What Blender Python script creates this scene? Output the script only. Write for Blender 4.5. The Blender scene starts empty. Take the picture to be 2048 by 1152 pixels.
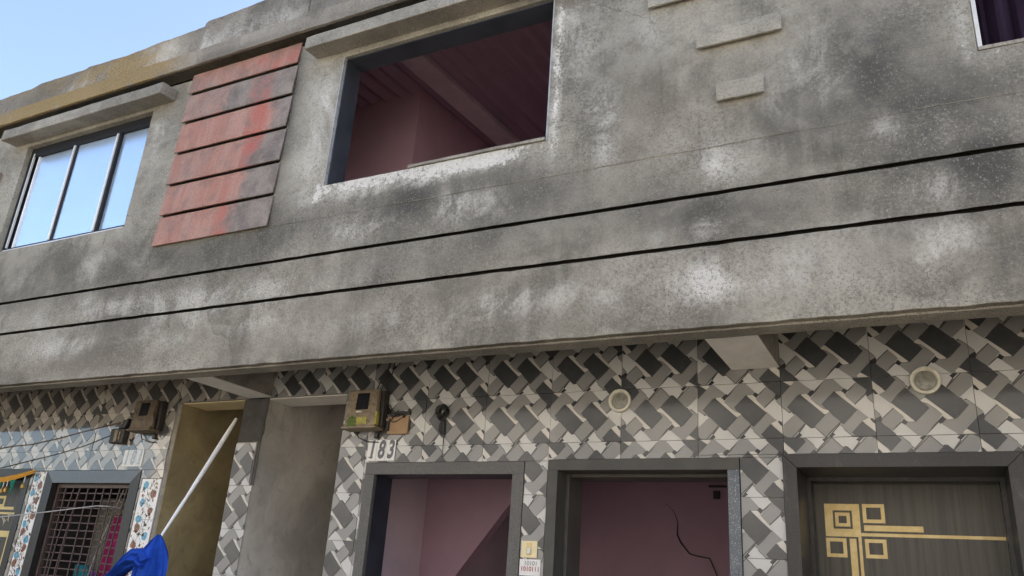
import bpy, bmesh, math, random
from mathutils import Vector, Matrix, noise as mnoise

random.seed(7)
# ------------------------------------------------------------------ camera, sky, sun, exposure
# Units are metres; z = 0 is eye level, the street lies 1.55 m below it.
# x runs along the facade, y goes into the building, the ground-floor wall face is y = 0.
scene = bpy.context.scene
C = scene.collection
STREET = -1.55
CAM_Y = -4.37
cam_data = bpy.data.cameras.new('camera')
cam_data.sensor_width = 36.0
cam_data.lens = 28.49
cam_data.clip_end = 2000.0
cam = bpy.data.objects.new('camera', cam_data)
C.objects.link(cam)
right = Vector((0.89034, 0.45047, 0.06610))
down = Vector((-0.10366, 0.34192, -0.93399))
fwd = Vector((-0.44334, 0.82472, 0.35112))
cam.matrix_world = Matrix(((right.x, -down.x, -fwd.x, 0), (right.y, -down.y, -fwd.y, CAM_Y),
                           (right.z, -down.z, -fwd.z, 0), (0, 0, 0, 1)))
scene.camera = cam

SUN_EL, SUN_AZ = math.radians(46), math.radians(54)     # sun stands behind the building, far to the right
world = bpy.data.worlds.new('World')
scene.world = world
world.use_nodes = True
wn = world.node_tree
bg = wn.nodes['Background']
sky = wn.nodes.new('ShaderNodeTexSky')
sky.sky_type = 'NISHITA'
sky.sun_disc = False
sky.sun_elevation = SUN_EL
sky.sun_rotation = SUN_AZ
sky.air_density = 0.9
sky.dust_density = 3.6
sky.ozone_density = 1.0
wn.links.new(sky.outputs[0], bg.inputs[0])
bg.inputs[1].default_value = 0.15
sun_data = bpy.data.lights.new('sun', 'SUN')
sun_data.energy = 5.0
sun_data.angle = math.radians(0.5)
sun_data.color = (1.0, 0.95, 0.87)
sun = bpy.data.objects.new('sun', sun_data)
C.objects.link(sun)
to_sun = Vector((math.sin(SUN_AZ) * math.cos(SUN_EL), math.cos(SUN_AZ) * math.cos(SUN_EL), math.sin(SUN_EL)))
sun.rotation_euler = to_sun.to_track_quat('Z', 'Y').to_euler()
sun.location = (0, 10, 20)
scene.view_settings.view_transform = 'Standard'
scene.view_settings.look = 'None'
scene.view_settings.gamma = 1.0
scene.view_settings.exposure = 1.6
scene.render.engine = 'CYCLES'
scene.cycles.max_bounces = 8
scene.cycles.diffuse_bounces = 5

# ------------------------------------------------------------------ measured stains and tile weave
WHITE = [(-3.44, 1.72, 0.62, 0.08, 0.5), (-2.92, 1.42, 0.78, 0.08, 0.42), (-5.04, 1.67, 0.9, 0.09, 0.35), (-1.29, 1.39, 0.56, 0.09, 0.3), (-4.21, 1.7, 0.28, 0.07, 0.4), (-0.38, 1.39, 0.32, 0.07, 0.3), (-0.13, 1.65, 0.23, 0.05, 0.3), (-1.41, 2.38, 0.06, 0.18, 1.0), (-1.46, 2.6, 0.09, 0.17, 0.5), (-1.59, 3.01, 0.11, 0.29, 0.5), (-1.7, 3.22, 0.07, 0.23, 0.6), (-1.2, 3.0, 0.17, 0.17, 0.35), (-2.97, 2.04, 0.17, 0.07, 0.8), (-3.18, 2.06, 0.1, 0.06, 0.4), (-2.21, 2.06, 0.2, 0.09, 0.8), (-2.38, 2.13, 0.1, 0.07, 0.5), (-2.0, 1.45, 0.11, 0.06, 0.75), (-1.85, 1.48, 0.09, 0.04, 0.5), (-1.62, 1.47, 0.11, 0.06, 0.45), (-1.36, 1.44, 0.07, 0.05, 0.4), (-0.91, 1.44, 0.09, 0.08, 0.9), (-0.82, 1.46, 0.09, 0.1, 0.6), (-1.09, 1.46, 0.15, 0.04, 0.4), (-0.83, 2.08, 0.06, 0.09, 0.8), (-0.71, 2.04, 0.14, 0.1, 0.45), (-0.86, 1.73, 0.08, 0.05, 0.7), (-1.14, 1.7, 0.06, 0.04, 0.5), (-0.45, 1.55, 0.13, 0.07, 0.4), (-0.57, 1.45, 0.15, 0.06, 0.45), (0.11, 1.52, 0.09, 0.06, 0.75), (0.07, 1.43, 0.07, 0.05, 0.65), (0.21, 1.53, 0.09, 0.06, 0.5), (-0.16, 1.56, 0.12, 0.05, 0.4), (0.16, 1.77, 0.11, 0.07, 0.65), (-0.05, 2.1, 0.06, 0.07, 0.5), (0.13, 2.08, 0.12, 0.1, 0.4), (0.38, 2.05, 0.05, 0.07, 0.3), (-0.5, 2.42, 0.19, 0.18, 0.3), (-0.35, 2.48, 0.14, 0.23, 0.4), (-0.15, 2.69, 0.17, 0.18, 0.2), (-5.52, 1.48, 0.23, 0.05, 1.0), (-5.92, 1.47, 0.36, 0.08, 0.5), (-6.43, 2.08, 0.15, 0.09, 0.7), (-5.63, 2.07, 0.18, 0.1, 0.6), (-5.05, 2.07, 0.16, 0.1, 0.4), (-5.44, 2.19, 0.15, 0.05, 0.4), (-5.54, 1.77, 0.2, 0.08, 0.6), (-5.12, 1.75, 0.14, 0.06, 0.5), (-4.71, 1.75, 0.3, 0.1, 0.35), (-4.35, 1.53, 0.14, 0.07, 0.5), (-4.42, 1.43, 0.1, 0.04, 0.7), (-3.89, 1.47, 0.09, 0.04, 0.6), (-3.77, 1.51, 0.06, 0.03, 0.6), (-3.64, 1.52, 0.05, 0.03, 0.6), (-4.72, 1.46, 0.3, 0.09, 0.35), (-6.15, 1.73, 0.25, 0.09, 0.4), (-3.53, 2.7, 0.11, 0.37, 0.75), (-3.5, 3.14, 0.11, 0.26, 0.6), (-3.07, 2.34, 0.28, 0.04, 1.1), (-2.55, 2.32, 0.28, 0.04, 1.1), (-2.07, 2.33, 0.2, 0.03, 0.9), (-3.14, 2.28, 0.2, 0.04, 0.5), (-1.74, 3.02, 0.03, 0.41, 0.8), (-1.74, 2.5, 0.03, 0.17, 0.9), (-5.19, 3.27, 0.13, 0.2, 0.7), (-5.15, 2.9, 0.07, 0.29, 0.25), (0.31, 2.55, 0.03, 0.14, 0.6), (0.42, 2.38, 0.09, 0.02, 0.6), (-6.87, 3.14, 0.11, 0.22, 0.5)]
DARK = [(0.13, 2.24, 0.29, 0.13, 0.35), (-0.12, 2.56, 0.19, 0.14, 0.25), (-2.05, 2.09, 0.61, 0.11, 0.3), (-4.27, 2.07, 0.56, 0.09, 0.35), (-6.16, 2.19, 0.39, 0.1, 0.25), (-0.4, 1.72, 0.31, 0.08, 0.3), (-1.3, 1.83, 0.31, 0.07, 0.3), (-2.57, 2.21, 0.21, 0.14, 0.5), (-1.8, 2.08, 0.15, 0.13, 0.5), (0.22, 2.19, 0.15, 0.06, 0.5), (0.36, 1.91, 0.09, 0.12, 0.65), (0.0, 1.98, 0.06, 0.08, 0.4), (0.36, 1.76, 0.09, 0.07, 0.5), (-0.06, 1.57, 0.08, 0.06, 0.5), (-0.72, 1.77, 0.14, 0.08, 0.5), (-1.09, 1.91, 0.13, 0.09, 0.4), (-4.77, 2.1, 0.36, 0.07, 0.4), (-2.79, 1.72, 0.22, 0.08, 0.5), (-3.45, 2.21, 0.21, 0.09, 0.4), (-6.13, 1.98, 0.32, 0.09, 0.3), (-3.84, 2.81, 0.06, 0.39, 0.6), (-3.87, 3.31, 0.07, 0.28, 0.9), (-5.19, 1.61, 0.07, 0.2, 0.4), (-1.32, 2.83, 0.12, 0.21, 0.3), (-0.12, 2.5, 0.13, 0.14, 0.4), (0.06, 2.62, 0.16, 0.14, 0.3), (-0.32, 2.24, 0.13, 0.08, 0.4), (-2.67, 2.18, 0.11, 0.07, 0.4), (0.19, 1.89, 0.11, 0.05, 0.5), (-2.03, 1.86, 0.13, 0.06, 0.3), (-5.05, 2.5, 0.11, 0.27, 0.3), (0.36, 1.44, 0.07, 0.09, 0.4)]
BROWN = [(-5.02,3.58,.06,.1,1.6), (-1.42, 1.3, 0.5, 0.05, 0.6), (-4.67, 1.33, 1.05, 0.05, 0.6), (-3.02, 1.57, 0.44, 0.1, 0.4), (-0.9, 2.46, 0.2, 0.19, 0.3), (-4.11, 1.83, 0.45, 0.07, 0.3), (-1.22, 2.42, 0.16, 0.26, 0.8), (-2.65, 1.47, 0.27, 0.12, 0.5), (-3.23, 1.47, 0.23, 0.13, 0.4), (-1.64, 1.38, 0.14, 0.11, 0.8), (-4.78, 1.35, 0.25, 0.07, 0.5), (-5.73, 1.3, 0.46, 0.06, 0.4), (-2.01, 1.64, 0.15, 0.06, 0.4), (-5.19, 1.64, 0.08, 0.24, 0.6), (-0.68, 1.33, 0.26, 0.05, 0.4), (-3.62, 1.77, 0.33, 0.07, 0.3)]
WEAVE = [('D', [(0.215, 0.751), (0.062, 0.535), (0.185, 0.354), (0.309, 0.175), (0.341, 0.176), (0.411, 0.279), (0.472, 0.386), (0.346, 0.565)]), ('D', [(0.593, 0.776), (0.517, 0.674), (0.445, 0.564), (0.548, 0.4), (0.648, 0.234), (0.734, 0.344), (0.818, 0.457), (0.702, 0.618)]), ('D', [(0.793, 0.997), (1.002, 1.0), (0.999, 0.777), (0.944, 0.767)]), ('D', [(0.751, 0.068), (0.81, 0.162), (0.865, 0.249), (1.003, 0.057), (1.0, -0.003), (0.799, -0.007)]), ('D', [(0.001, 0.996), (0.029, 0.994), (0.113, 0.91), (-0.008, 0.724)]), ('D', [(-0.002, 0.06), (0.064, -0.003), (-0.006, -0.012)]), ('W', [(0.223, 0.752), (0.291, 0.757), (0.319, 0.682), (0.392, 0.568), (0.457, 0.486), (0.516, 0.458), (0.524, 0.434), (0.483, 0.392), (0.346, 0.571)]), ('W', [(0.602, 0.776), (0.672, 0.776), (0.702, 0.702), (0.795, 0.553), (0.835, 0.47), (0.819, 0.461), (0.702, 0.624)]), ('W', [(0.872, 0.255), (0.94, 0.307), (0.969, 0.238), (1.006, 0.189), (1.0, 0.063)]), ('W', [(0.032, 0.997), (0.132, 0.989), (0.152, 0.97), (0.114, 0.918)]), ('M', [(-0.072, 0.673), (0.153, 0.992), (0.199, 0.998), (0.34, 0.826), (0.299, 0.756), (0.222, 0.76), (0.182, 0.735), (0.062, 0.535), (0.103, 0.466), (0.079, 0.449), (-0.004, 0.558)]), ('M', [(0.328, 0.669), (0.417, 0.832), (0.499, 0.99), (0.591, 0.994), (0.696, 0.828), (0.672, 0.782), (0.589, 0.783), (0.445, 0.564), (0.48, 0.488), (0.457, 0.489)]), ('M', [(0.707, 0.702), (0.835, 0.913), (0.941, 0.779), (0.919, 0.715), (0.799, 0.552)]), ('M', [(0.356, 0.187), (0.515, 0.426), (0.636, 0.261), (0.47, 0.014)]), ('M', [(0.011, 0.228), (0.144, 0.408), (0.249, 0.246), (0.096, 0.002), (0.041, -0.014), (0.005, 0.036)]), ('M', [(0.639, 0.214), (0.671, 0.207), (0.838, 0.446), (0.938, 0.309), (0.753, 0.074), (0.779, 0.013), (0.742, 0.028), (0.666, 0.137)]), ('M', [(0.935, 0.661), (0.992, 0.71), (1.015, 0.673), (1.012, 0.538)]), ('M', [(1.008, 0.456), (1.046, 0.361), (1.015, 0.305), (1.007, 0.363)]), ('H', [(0.299, 0.754), (0.355, 0.825), (0.385, 0.784), (0.328, 0.697)]), ('H', [(0.672, 0.782), (0.7, 0.828), (0.742, 0.783), (0.71, 0.723)]), ('H', [(0.928, 0.709), (0.945, 0.764), (1.004, 0.774), (1.001, 0.715), (0.935, 0.663)]), ('H', [(0.478, 0.49), (0.523, 0.436), (0.514, 0.431), (0.474, 0.452)]), ('H', [(0.101, 0.466), (0.146, 0.418), (0.128, 0.409)]), ('H', [(0.12, -0.005), (0.183, 0.088), (0.214, 0.045), (0.14, -0.041)]), ('H', [(0.504, 0.017), (0.546, 0.08), (0.574, 0.041), (0.52, -0.009)]), ('H', [(0.946, 0.294), (0.972, 0.301), (1.009, 0.249), (1.007, 0.192), (0.989, 0.202)]), ('S', [(0.332, 0.181), (0.47, 0.388), (0.489, 0.394), (0.343, 0.171)]), ('S', [(0.647, 0.234), (0.815, 0.457), (0.836, 0.458), (0.669, 0.2)]), ('S', [(0.348, 0.181), (0.362, 0.184), (0.47, 0.016), (0.495, 0.033), (0.499, 0.021), (0.462, 0.005)]), ('S', [(0.322, 0.67), (0.335, 0.676), (0.465, 0.491), (0.453, 0.48)]), ('S', [(0.633, 0.197), (0.644, 0.202), (0.75, 0.034), (0.774, 0.006), (0.742, 0.019)]), ('S', [(0.795, 0.55), (0.919, 0.715), (0.93, 0.709), (0.803, 0.54)]), ('S', [(0.368, 0.797), (0.496, 0.99), (0.508, 0.986), (0.384, 0.779)]), ('S', [(0.002, 0.545), (0.004, 0.57), (0.097, 0.46), (0.079, 0.44)]), ('S', [(0.731, 0.783), (0.827, 0.913), (0.837, 0.907), (0.74, 0.768)]), ('S', [(0.176, 0.094), (0.254, 0.246), (0.263, 0.233), (0.187, 0.082)]), ('S', [(0.498, 0.013), (0.634, 0.232), (0.642, 0.22), (0.509, 0.003)])]
# ------------------------------------------------------------------ node helpers
class V:
    """a shader socket with arithmetic"""
    def __init__(s, g, k): s.g, s.k = g, k
    def __add__(s, o): return s.g.math('ADD', s, o)
    def __sub__(s, o): return s.g.math('SUBTRACT', s, o)
    def __rsub__(s, o): return s.g.math('SUBTRACT', o, s)
    def __mul__(s, o): return s.g.math('MULTIPLY', s, o)
    __radd__ = __add__
    __rmul__ = __mul__

class G:
    """one material being built"""
    def __init__(s, name, rough=0.8, spec=0.3):
        s.m = bpy.data.materials.new(name)
        s.m.use_nodes = True
        s.nt = s.m.node_tree
        s.b = s.nt.nodes['Principled BSDF']
        s.b.inputs['Roughness'].default_value = rough
        s.b.inputs['Specular IOR Level'].default_value = spec
        s._pos = None
    def node(s, t): return s.nt.nodes.new(t)
    def set(s, sock, v):
        if isinstance(v, V): s.nt.links.new(v.k, sock)
        elif isinstance(v, (tuple, list)):
            sock.default_value = (*v, 1.0) if len(v) == 3 and len(sock.default_value) == 4 else v
        else: sock.default_value = v
    def inp(s, name, v): s.set(s.b.inputs[name], v)
    def pos(s):
        if s._pos is None:
            s._pos = V(s, s.node('ShaderNodeNewGeometry').outputs['Position'])
        return s._pos
    def obj(s): return V(s, s.node('ShaderNodeTexCoord').outputs['Object'])
    def rand(s): return V(s, s.node('ShaderNodeObjectInfo').outputs['Random'])
    def sep(s, v):
        n = s.node('ShaderNodeSeparateXYZ'); s.set(n.inputs[0], v)
        return [V(s, o) for o in n.outputs]
    def scale(s, v, k):
        n = s.node('ShaderNodeVectorMath'); n.operation = 'MULTIPLY'
        s.set(n.inputs[0], v); n.inputs[1].default_value = k
        return V(s, n.outputs[0])
    def math(s, op, a, b=0.0, c=None, clamp=False):
        n = s.node('ShaderNodeMath'); n.operation = op; n.use_clamp = clamp
        s.set(n.inputs[0], a); s.set(n.inputs[1], b)
        if c is not None: s.set(n.inputs[2], c)
        return V(s, n.outputs[0])
    def noise(s, v, sc, det=4, ro=0.55, dist=0.0):
        n = s.node('ShaderNodeTexNoise'); s.set(n.inputs['Vector'], v)
        n.inputs['Scale'].default_value = sc; n.inputs['Detail'].default_value = det
        n.inputs['Roughness'].default_value = ro; n.inputs['Distortion'].default_value = dist
        return V(s, n.outputs[0])
    def voro(s, v, sc, feat='F1'):
        n = s.node('ShaderNodeTexVoronoi'); n.feature = feat; s.set(n.inputs['Vector'], v)
        n.inputs['Scale'].default_value = sc
        return V(s, n.outputs[0])
    def step(s, v, lo, hi, a=0.0, b=1.0):
        n = s.node('ShaderNodeMapRange'); n.interpolation_type = 'SMOOTHSTEP'
        s.set(n.inputs[0], v)
        for i, x in enumerate((lo, hi, a, b)): n.inputs[1 + i].default_value = x
        return V(s, n.outputs[0])
    def mix(s, f, a, b, mode='MIX'):
        n = s.node('ShaderNodeMix'); n.data_type = 'RGBA'; n.blend_type = mode
        n.clamp_factor = True
        s.set(n.inputs[0], f)
        for sock, v in ((n.inputs[6], a), (n.inputs[7], b)): s.set(sock, v)
        return V(s, n.outputs[2])
    def attr(s, name):
        n = s.node('ShaderNodeAttribute'); n.attribute_name = name
        return V(s, n.outputs['Fac'])
    def bump(s, h, strength=0.4, dist=0.004):
        n = s.node('ShaderNodeBump'); n.inputs['Strength'].default_value = strength
        n.inputs['Distance'].default_value = dist
        s.set(n.inputs['Height'], h)
        s.nt.links.new(n.outputs[0], s.b.inputs['Normal'])

def plain(name, col, rough=0.6, spec=0.4, vary=0.12, sc=9.0, bump=0.0, bsc=60.0, metal=0.0, grime=0.0):
    g = G(name, rough, spec)
    n = g.noise(g.pos(), sc, 5, 0.6)
    lo = tuple(c * (1 - vary) for c in col); hi = tuple(min(1, c * (1 + vary)) for c in col)
    c = g.mix(g.step(n, 0.3, 0.7), lo, hi)
    if grime:
        d = g.step(g.noise(g.pos(), sc * 2.3, 6, 0.65), 0.48, 0.72)
        c = g.mix(d * grime, c, (0.05, 0.045, 0.038))
    g.inp('Base Color', c)
    g.inp('Metallic', metal)
    g.inp('Roughness', g.step(n, 0.2, 0.8, rough * 0.85, min(1, rough * 1.15)))
    if bump: g.bump(g.noise(g.pos(), bsc, 4, 0.6), bump, 0.003)
    return g.m

def cl_n(g, p):
    return g.noise(p, 2.0, 5, 0.6).k.node.outputs[1]

def cement(name, base=(0.335, 0.312, 0.258), attrs=True, ochre=False, pale=0.0):
    """weathered sand-cement render: coarse grain, blotches, lime bloom, soot"""
    g = G(name, 0.92, 0.15)
    p = g.pos()
    big = g.noise(p, 1.3, 4, 0.6, 0.4)
    mid = g.noise(p, 5.0, 6, 0.65, 0.3)
    streak = g.noise(g.scale(p, (7.0, 7.0, 1.1)), 1.6, 5, 0.65)
    fine = g.noise(p, 75, 4, 0.7)
    grain = g.noise(p, 210, 3, 0.7)
    c = g.mix(g.step(big, 0.40, 0.60), tuple(x * 0.60 for x in base), tuple(x * 1.2 for x in base))
    c = g.mix(g.step(mid, 0.46, 0.70) * 0.5, c, tuple(x * 0.42 for x in base))
    drip = g.noise(g.scale(p, (15.0, 15.0, 0.9)), 1.5, 4, 0.6, 0.3)
    c = g.mix(g.step(drip, 0.58, 0.70) * g.step(big, 0.62, 0.42) * 0.45, c, tuple(x * 0.33 for x in base))
    c = g.mix(g.step(streak, 0.5, 0.75) * 0.4, c, tuple(min(1, x * 1.35) for x in base))
    hz = g.noise(g.scale(p, (1.0, 1.0, 3.0)), 1.9, 6, 0.65, 0.8)
    c = g.mix(g.step(hz, 0.50, 0.72) * 0.45, c, tuple(min(1, x * 1.4) for x in base))
    vc = g.node('ShaderNodeTexVoronoi'); vc.inputs['Scale'].default_value = 0.75
    wj = g.node('ShaderNodeVectorMath'); wj.operation = 'MULTIPLY_ADD'
    g.set(wj.inputs[0], V(g, cl_n(g, p))); wj.inputs[1].default_value = (0.55, 0.55, 0.4); g.set(wj.inputs[2], p)
    g.set(vc.inputs['Vector'], V(g, wj.outputs[0]))
    batch = g.sep(V(g, vc.outputs['Color']))[0]
    c = g.mix(g.step(batch, 0.55, 0.9) * 0.28, c, tuple(x * 0.5 for x in base))
    c = g.mix(g.step(batch, 0.4, 0.1) * 0.25, c, tuple(min(1, x * 1.45) for x in base))
    if attrs:
        br = g.math('MULTIPLY', g.attr('brown'), g.step(mid, 0.2, 0.62), clamp=True)
        c = g.mix(br * 0.8, c, (0.255, 0.225, 0.175))
        dk = g.math('MULTIPLY', g.attr('dark'), g.step(mid + (fine - 0.5) * 0.7, 0.15, 0.5), clamp=True)
        c = g.mix(dk * 0.92, c, (0.075, 0.072, 0.067))
        cl = g.noise(p, 2.6, 7, 0.68, 1.2)
        cloud = g.step(cl + (streak - 0.5) * 0.35 + (fine - 0.5) * 0.22, 0.34, 0.70)
        wsum = g.attr('white') * (cloud * 1.15 + 0.25)
        c = g.mix(g.step(wsum, 0.03, 0.95) * 0.68, c, (0.60, 0.575, 0.515))
        c = g.mix(g.step(wsum + (grain - 0.5) * 0.7 + (fine - 0.5) * 0.5, 0.85, 1.35) * 0.5, c, (0.80, 0.775, 0.72))
        fk = g.attr('flake') * 0.42 + g.noise(p, 15, 6, 0.7, 0.6) + (fine - 0.5) * 0.3
        c = g.mix(g.step(fk, 0.82, 0.93) * g.step(g.attr('flake'), 0.05, 0.25) * 0.75, c, (0.82, 0.79, 0.72))
    if ochre:
        oc = g.math('MULTIPLY', g.attr('ochre'), g.step(mid + (cl - 0.5) * 0.6, 0.27, 0.52), clamp=True)
        c = g.mix(oc * 0.85, c, (0.34, 0.235, 0.095))
    if pale: c = g.mix(pale, c, (0.46, 0.45, 0.41))
    # grains of sand and pits
    zone = g.step(g.noise(p, 1.7, 3, 0.5), 0.38, 0.62, 0.55, 1.0)
    c = g.mix(g.step(fine + (grain - 0.5) * 0.9, 0.56, 0.76) * zone * 0.5, c, tuple(min(1, x * 1.6) for x in base))
    c = g.mix(g.step(fine + (grain - 0.5) * 0.9, 0.50, 0.30) * zone * 0.68, c, tuple(x * 0.3 for x in base))
    wv = g.noise(p, 3.0, 4, 0.6)
    ve = g.node('ShaderNodeVectorMath'); ve.operation = 'MULTIPLY_ADD'
    g.set(ve.inputs[0], V(g, wv.k.node.outputs[1])); ve.inputs[1].default_value = (0.35, 0.35, 0.35); g.set(ve.inputs[2], p)
    crack = g.step(g.voro(V(g, ve.outputs[0]), 1.1, 'DISTANCE_TO_EDGE'), 0.005, 0.001) * g.step(g.noise(p, 0.9, 2, 0.5), 0.52, 0.6)
    c = g.mix(crack * 0.38, c, tuple(x * 0.25 for x in base))
    speck = g.step(g.voro(p, 34), 0.10, 0.05)
    c = g.mix(speck * g.step(mid, 0.45, 0.6) * 0.7, c, (0.6, 0.59, 0.56))
    g.inp('Base Color', c)
    g.bump(fine * 0.75 + grain * 0.35 + mid * 0.5, 0.9, 0.011)
    return g.m

# ------------------------------------------------------------------ mesh helpers
def link(name, me, parent=None, loc=(0, 0, 0)):
    o = bpy.data.objects.new(name, me)
    C.objects.link(o)
    o.location = loc
    if parent is not None:
        o.parent = parent
        o.matrix_parent_inverse = parent_inv(parent)
    return o

def parent_inv(p):
    # every object's world matrix here is a plain translation by its own location
    return Matrix.Translation(-p.location)

def empty(name, loc, label, category, group=None):
    o = bpy.data.objects.new(name, None)
    C.objects.link(o)
    o.location = loc
    o.empty_display_size = 0.1
    tag(o, label, category, group)
    return o

def tag(o, label, category, group=None):
    o['label'] = label
    o['category'] = category
    if group: o['group'] = group
    return o

class MB:
    """collects geometry for ONE mesh object"""
    def __init__(s): s.v, s.f, s.mi, s.sm = [], [], [], []
    def face(s, idx, mi=0, smooth=False):
        s.f.append(idx); s.mi.append(mi); s.sm.append(smooth)
    def poly(s, pts, mi=0):
        b = len(s.v); s.v += [tuple(p) for p in pts]
        s.face(list(range(b, b + len(pts))), mi)
    def box(s, x0, x1, y0, y1, z0, z1, mi=0):
        b = len(s.v)
        s.v += [(x, y, z) for z in (z0, z1) for y in (y0, y1) for x in (x0, x1)]
        for q in ((0, 2, 3, 1), (4, 5, 7, 6), (0, 1, 5, 4), (2, 6, 7, 3), (0, 4, 6, 2), (1, 3, 7, 5)):
            s.face([b + i for i in q], mi)
        return s
    def prism(s, pts, axis, a0, a1, mi=0):
        """extrude a 2-D outline along an axis ('y': pts are (x,z); 'x': pts are (y,z))"""
        n = len(pts); b = len(s.v)
        for a in (a0, a1):
            for p in pts:
                s.v.append((p[0], a, p[1]) if axis == 'y' else ((a, p[0], p[1]) if axis == 'x' else (p[0], p[1], a)))
        s.face([b + i for i in range(n)], mi); s.face([b + n + i for i in range(n)][::-1], mi)
        for i in range(n):
            j = (i + 1) % n
            s.face([b + i, b + n + i, b + n + j, b + j], mi)
        return s
    def tube(s, pts, rad, n=8, mi=0, caps=True):
        pts = [Vector(p) for p in pts]
        rads = rad if isinstance(rad, (list, tuple)) else [rad] * len(pts)
        b = len(s.v); up = None
        for i, p in enumerate(pts):
            t = (pts[min(i + 1, len(pts) - 1)] - pts[max(i - 1, 0)]).normalized()
            if up is None:
                up = t.orthogonal().normalized()
            else:
                up = (up - t * up.dot(t)).normalized()
            w = t.cross(up)
            for k in range(n):
                a = 2 * math.pi * k / n
                s.v.append(tuple(p + (up * math.cos(a) + w * math.sin(a)) * rads[i]))
        for i in range(len(pts) - 1):
            for k in range(n):
                k2 = (k + 1) % n
                s.face([b + i * n + k, b + i * n + k2, b + (i + 1) * n + k2, b + (i + 1) * n + k], mi, True)
        if caps:
            s.face([b + k for k in range(n)][::-1], mi)
            e = b + (len(pts) - 1) * n
            s.face([e + k for k in range(n)], mi)
        return s
    def lathe(s, prof, c, n=32, mi=0):
        """spin (radius, depth) round a horizontal axis along y at point c"""
        b = len(s.v)
        for r, y in prof:
            for k in range(n):
                a = 2 * math.pi * k / n
                s.v.append((c[0] + r * math.cos(a), c[1] + y, c[2] + r * math.sin(a)))
        for i in range(len(prof) - 1):
            for k in range(n):
                k2 = (k + 1) % n
                s.face([b + i * n + k, b + i * n + k2, b + (i + 1) * n + k2, b + (i + 1) * n + k], mi, True)
        s.face([b + (len(prof) - 1) * n + k for k in range(n)], mi)
        return s
    def mesh(s, name, mats, fix=True):
        me = bpy.data.meshes.new(name)
        me.from_pydata(s.v, [], s.f)
        for m in (mats if isinstance(mats, (list, tuple)) else [mats]): me.materials.append(m)
        me.polygons.foreach_set('material_index', s.mi)
        me.polygons.foreach_set('use_smooth', s.sm)
        if fix:
            bm = bmesh.new(); bm.from_mesh(me)
            bmesh.ops.recalc_face_normals(bm, faces=bm.faces)
            bm.to_mesh(me); bm.free()
        me.update()
        me.set_sharp_from_angle(angle=math.radians(32))
        return me
    def build(s, name, mats, parent=None, loc=(0, 0, 0), bevel=0.0, seg=2):
        o = link(name, s.mesh(name, mats), parent, loc)
        if bevel:
            md = o.modifiers.new('bevel', 'BEVEL'); md.width = bevel; md.segments = seg
            md.limit_method = 'ANGLE'; md.angle_limit = math.radians(35)
        return o

def box(name, x0, x1, y0, y1, z0, z1, mat, parent=None, bevel=0.0):
    return MB().box(x0, x1, y0, y1, z0, z1).build(name, mat, parent, bevel=bevel)

def refine(bp, step):
    out = []
    for a, b in zip(bp[:-1], bp[1:]):
        n = max(1, int(round((b - a) / step)))
        out += [a + (b - a) * i / n for i in range(n)]
    return out + [bp[-1]]

def splat(lst, x, z, grow=1.0):
    t = 0.0
    for cx, cz, rx, rz, a in lst:
        dx = (x - cx) / (rx * grow); dz = (z - cz) / (rz * grow)
        q = dx * dx + dz * dz
        if q < 7: t += a * math.exp(-q * 0.75)
    return t

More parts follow.
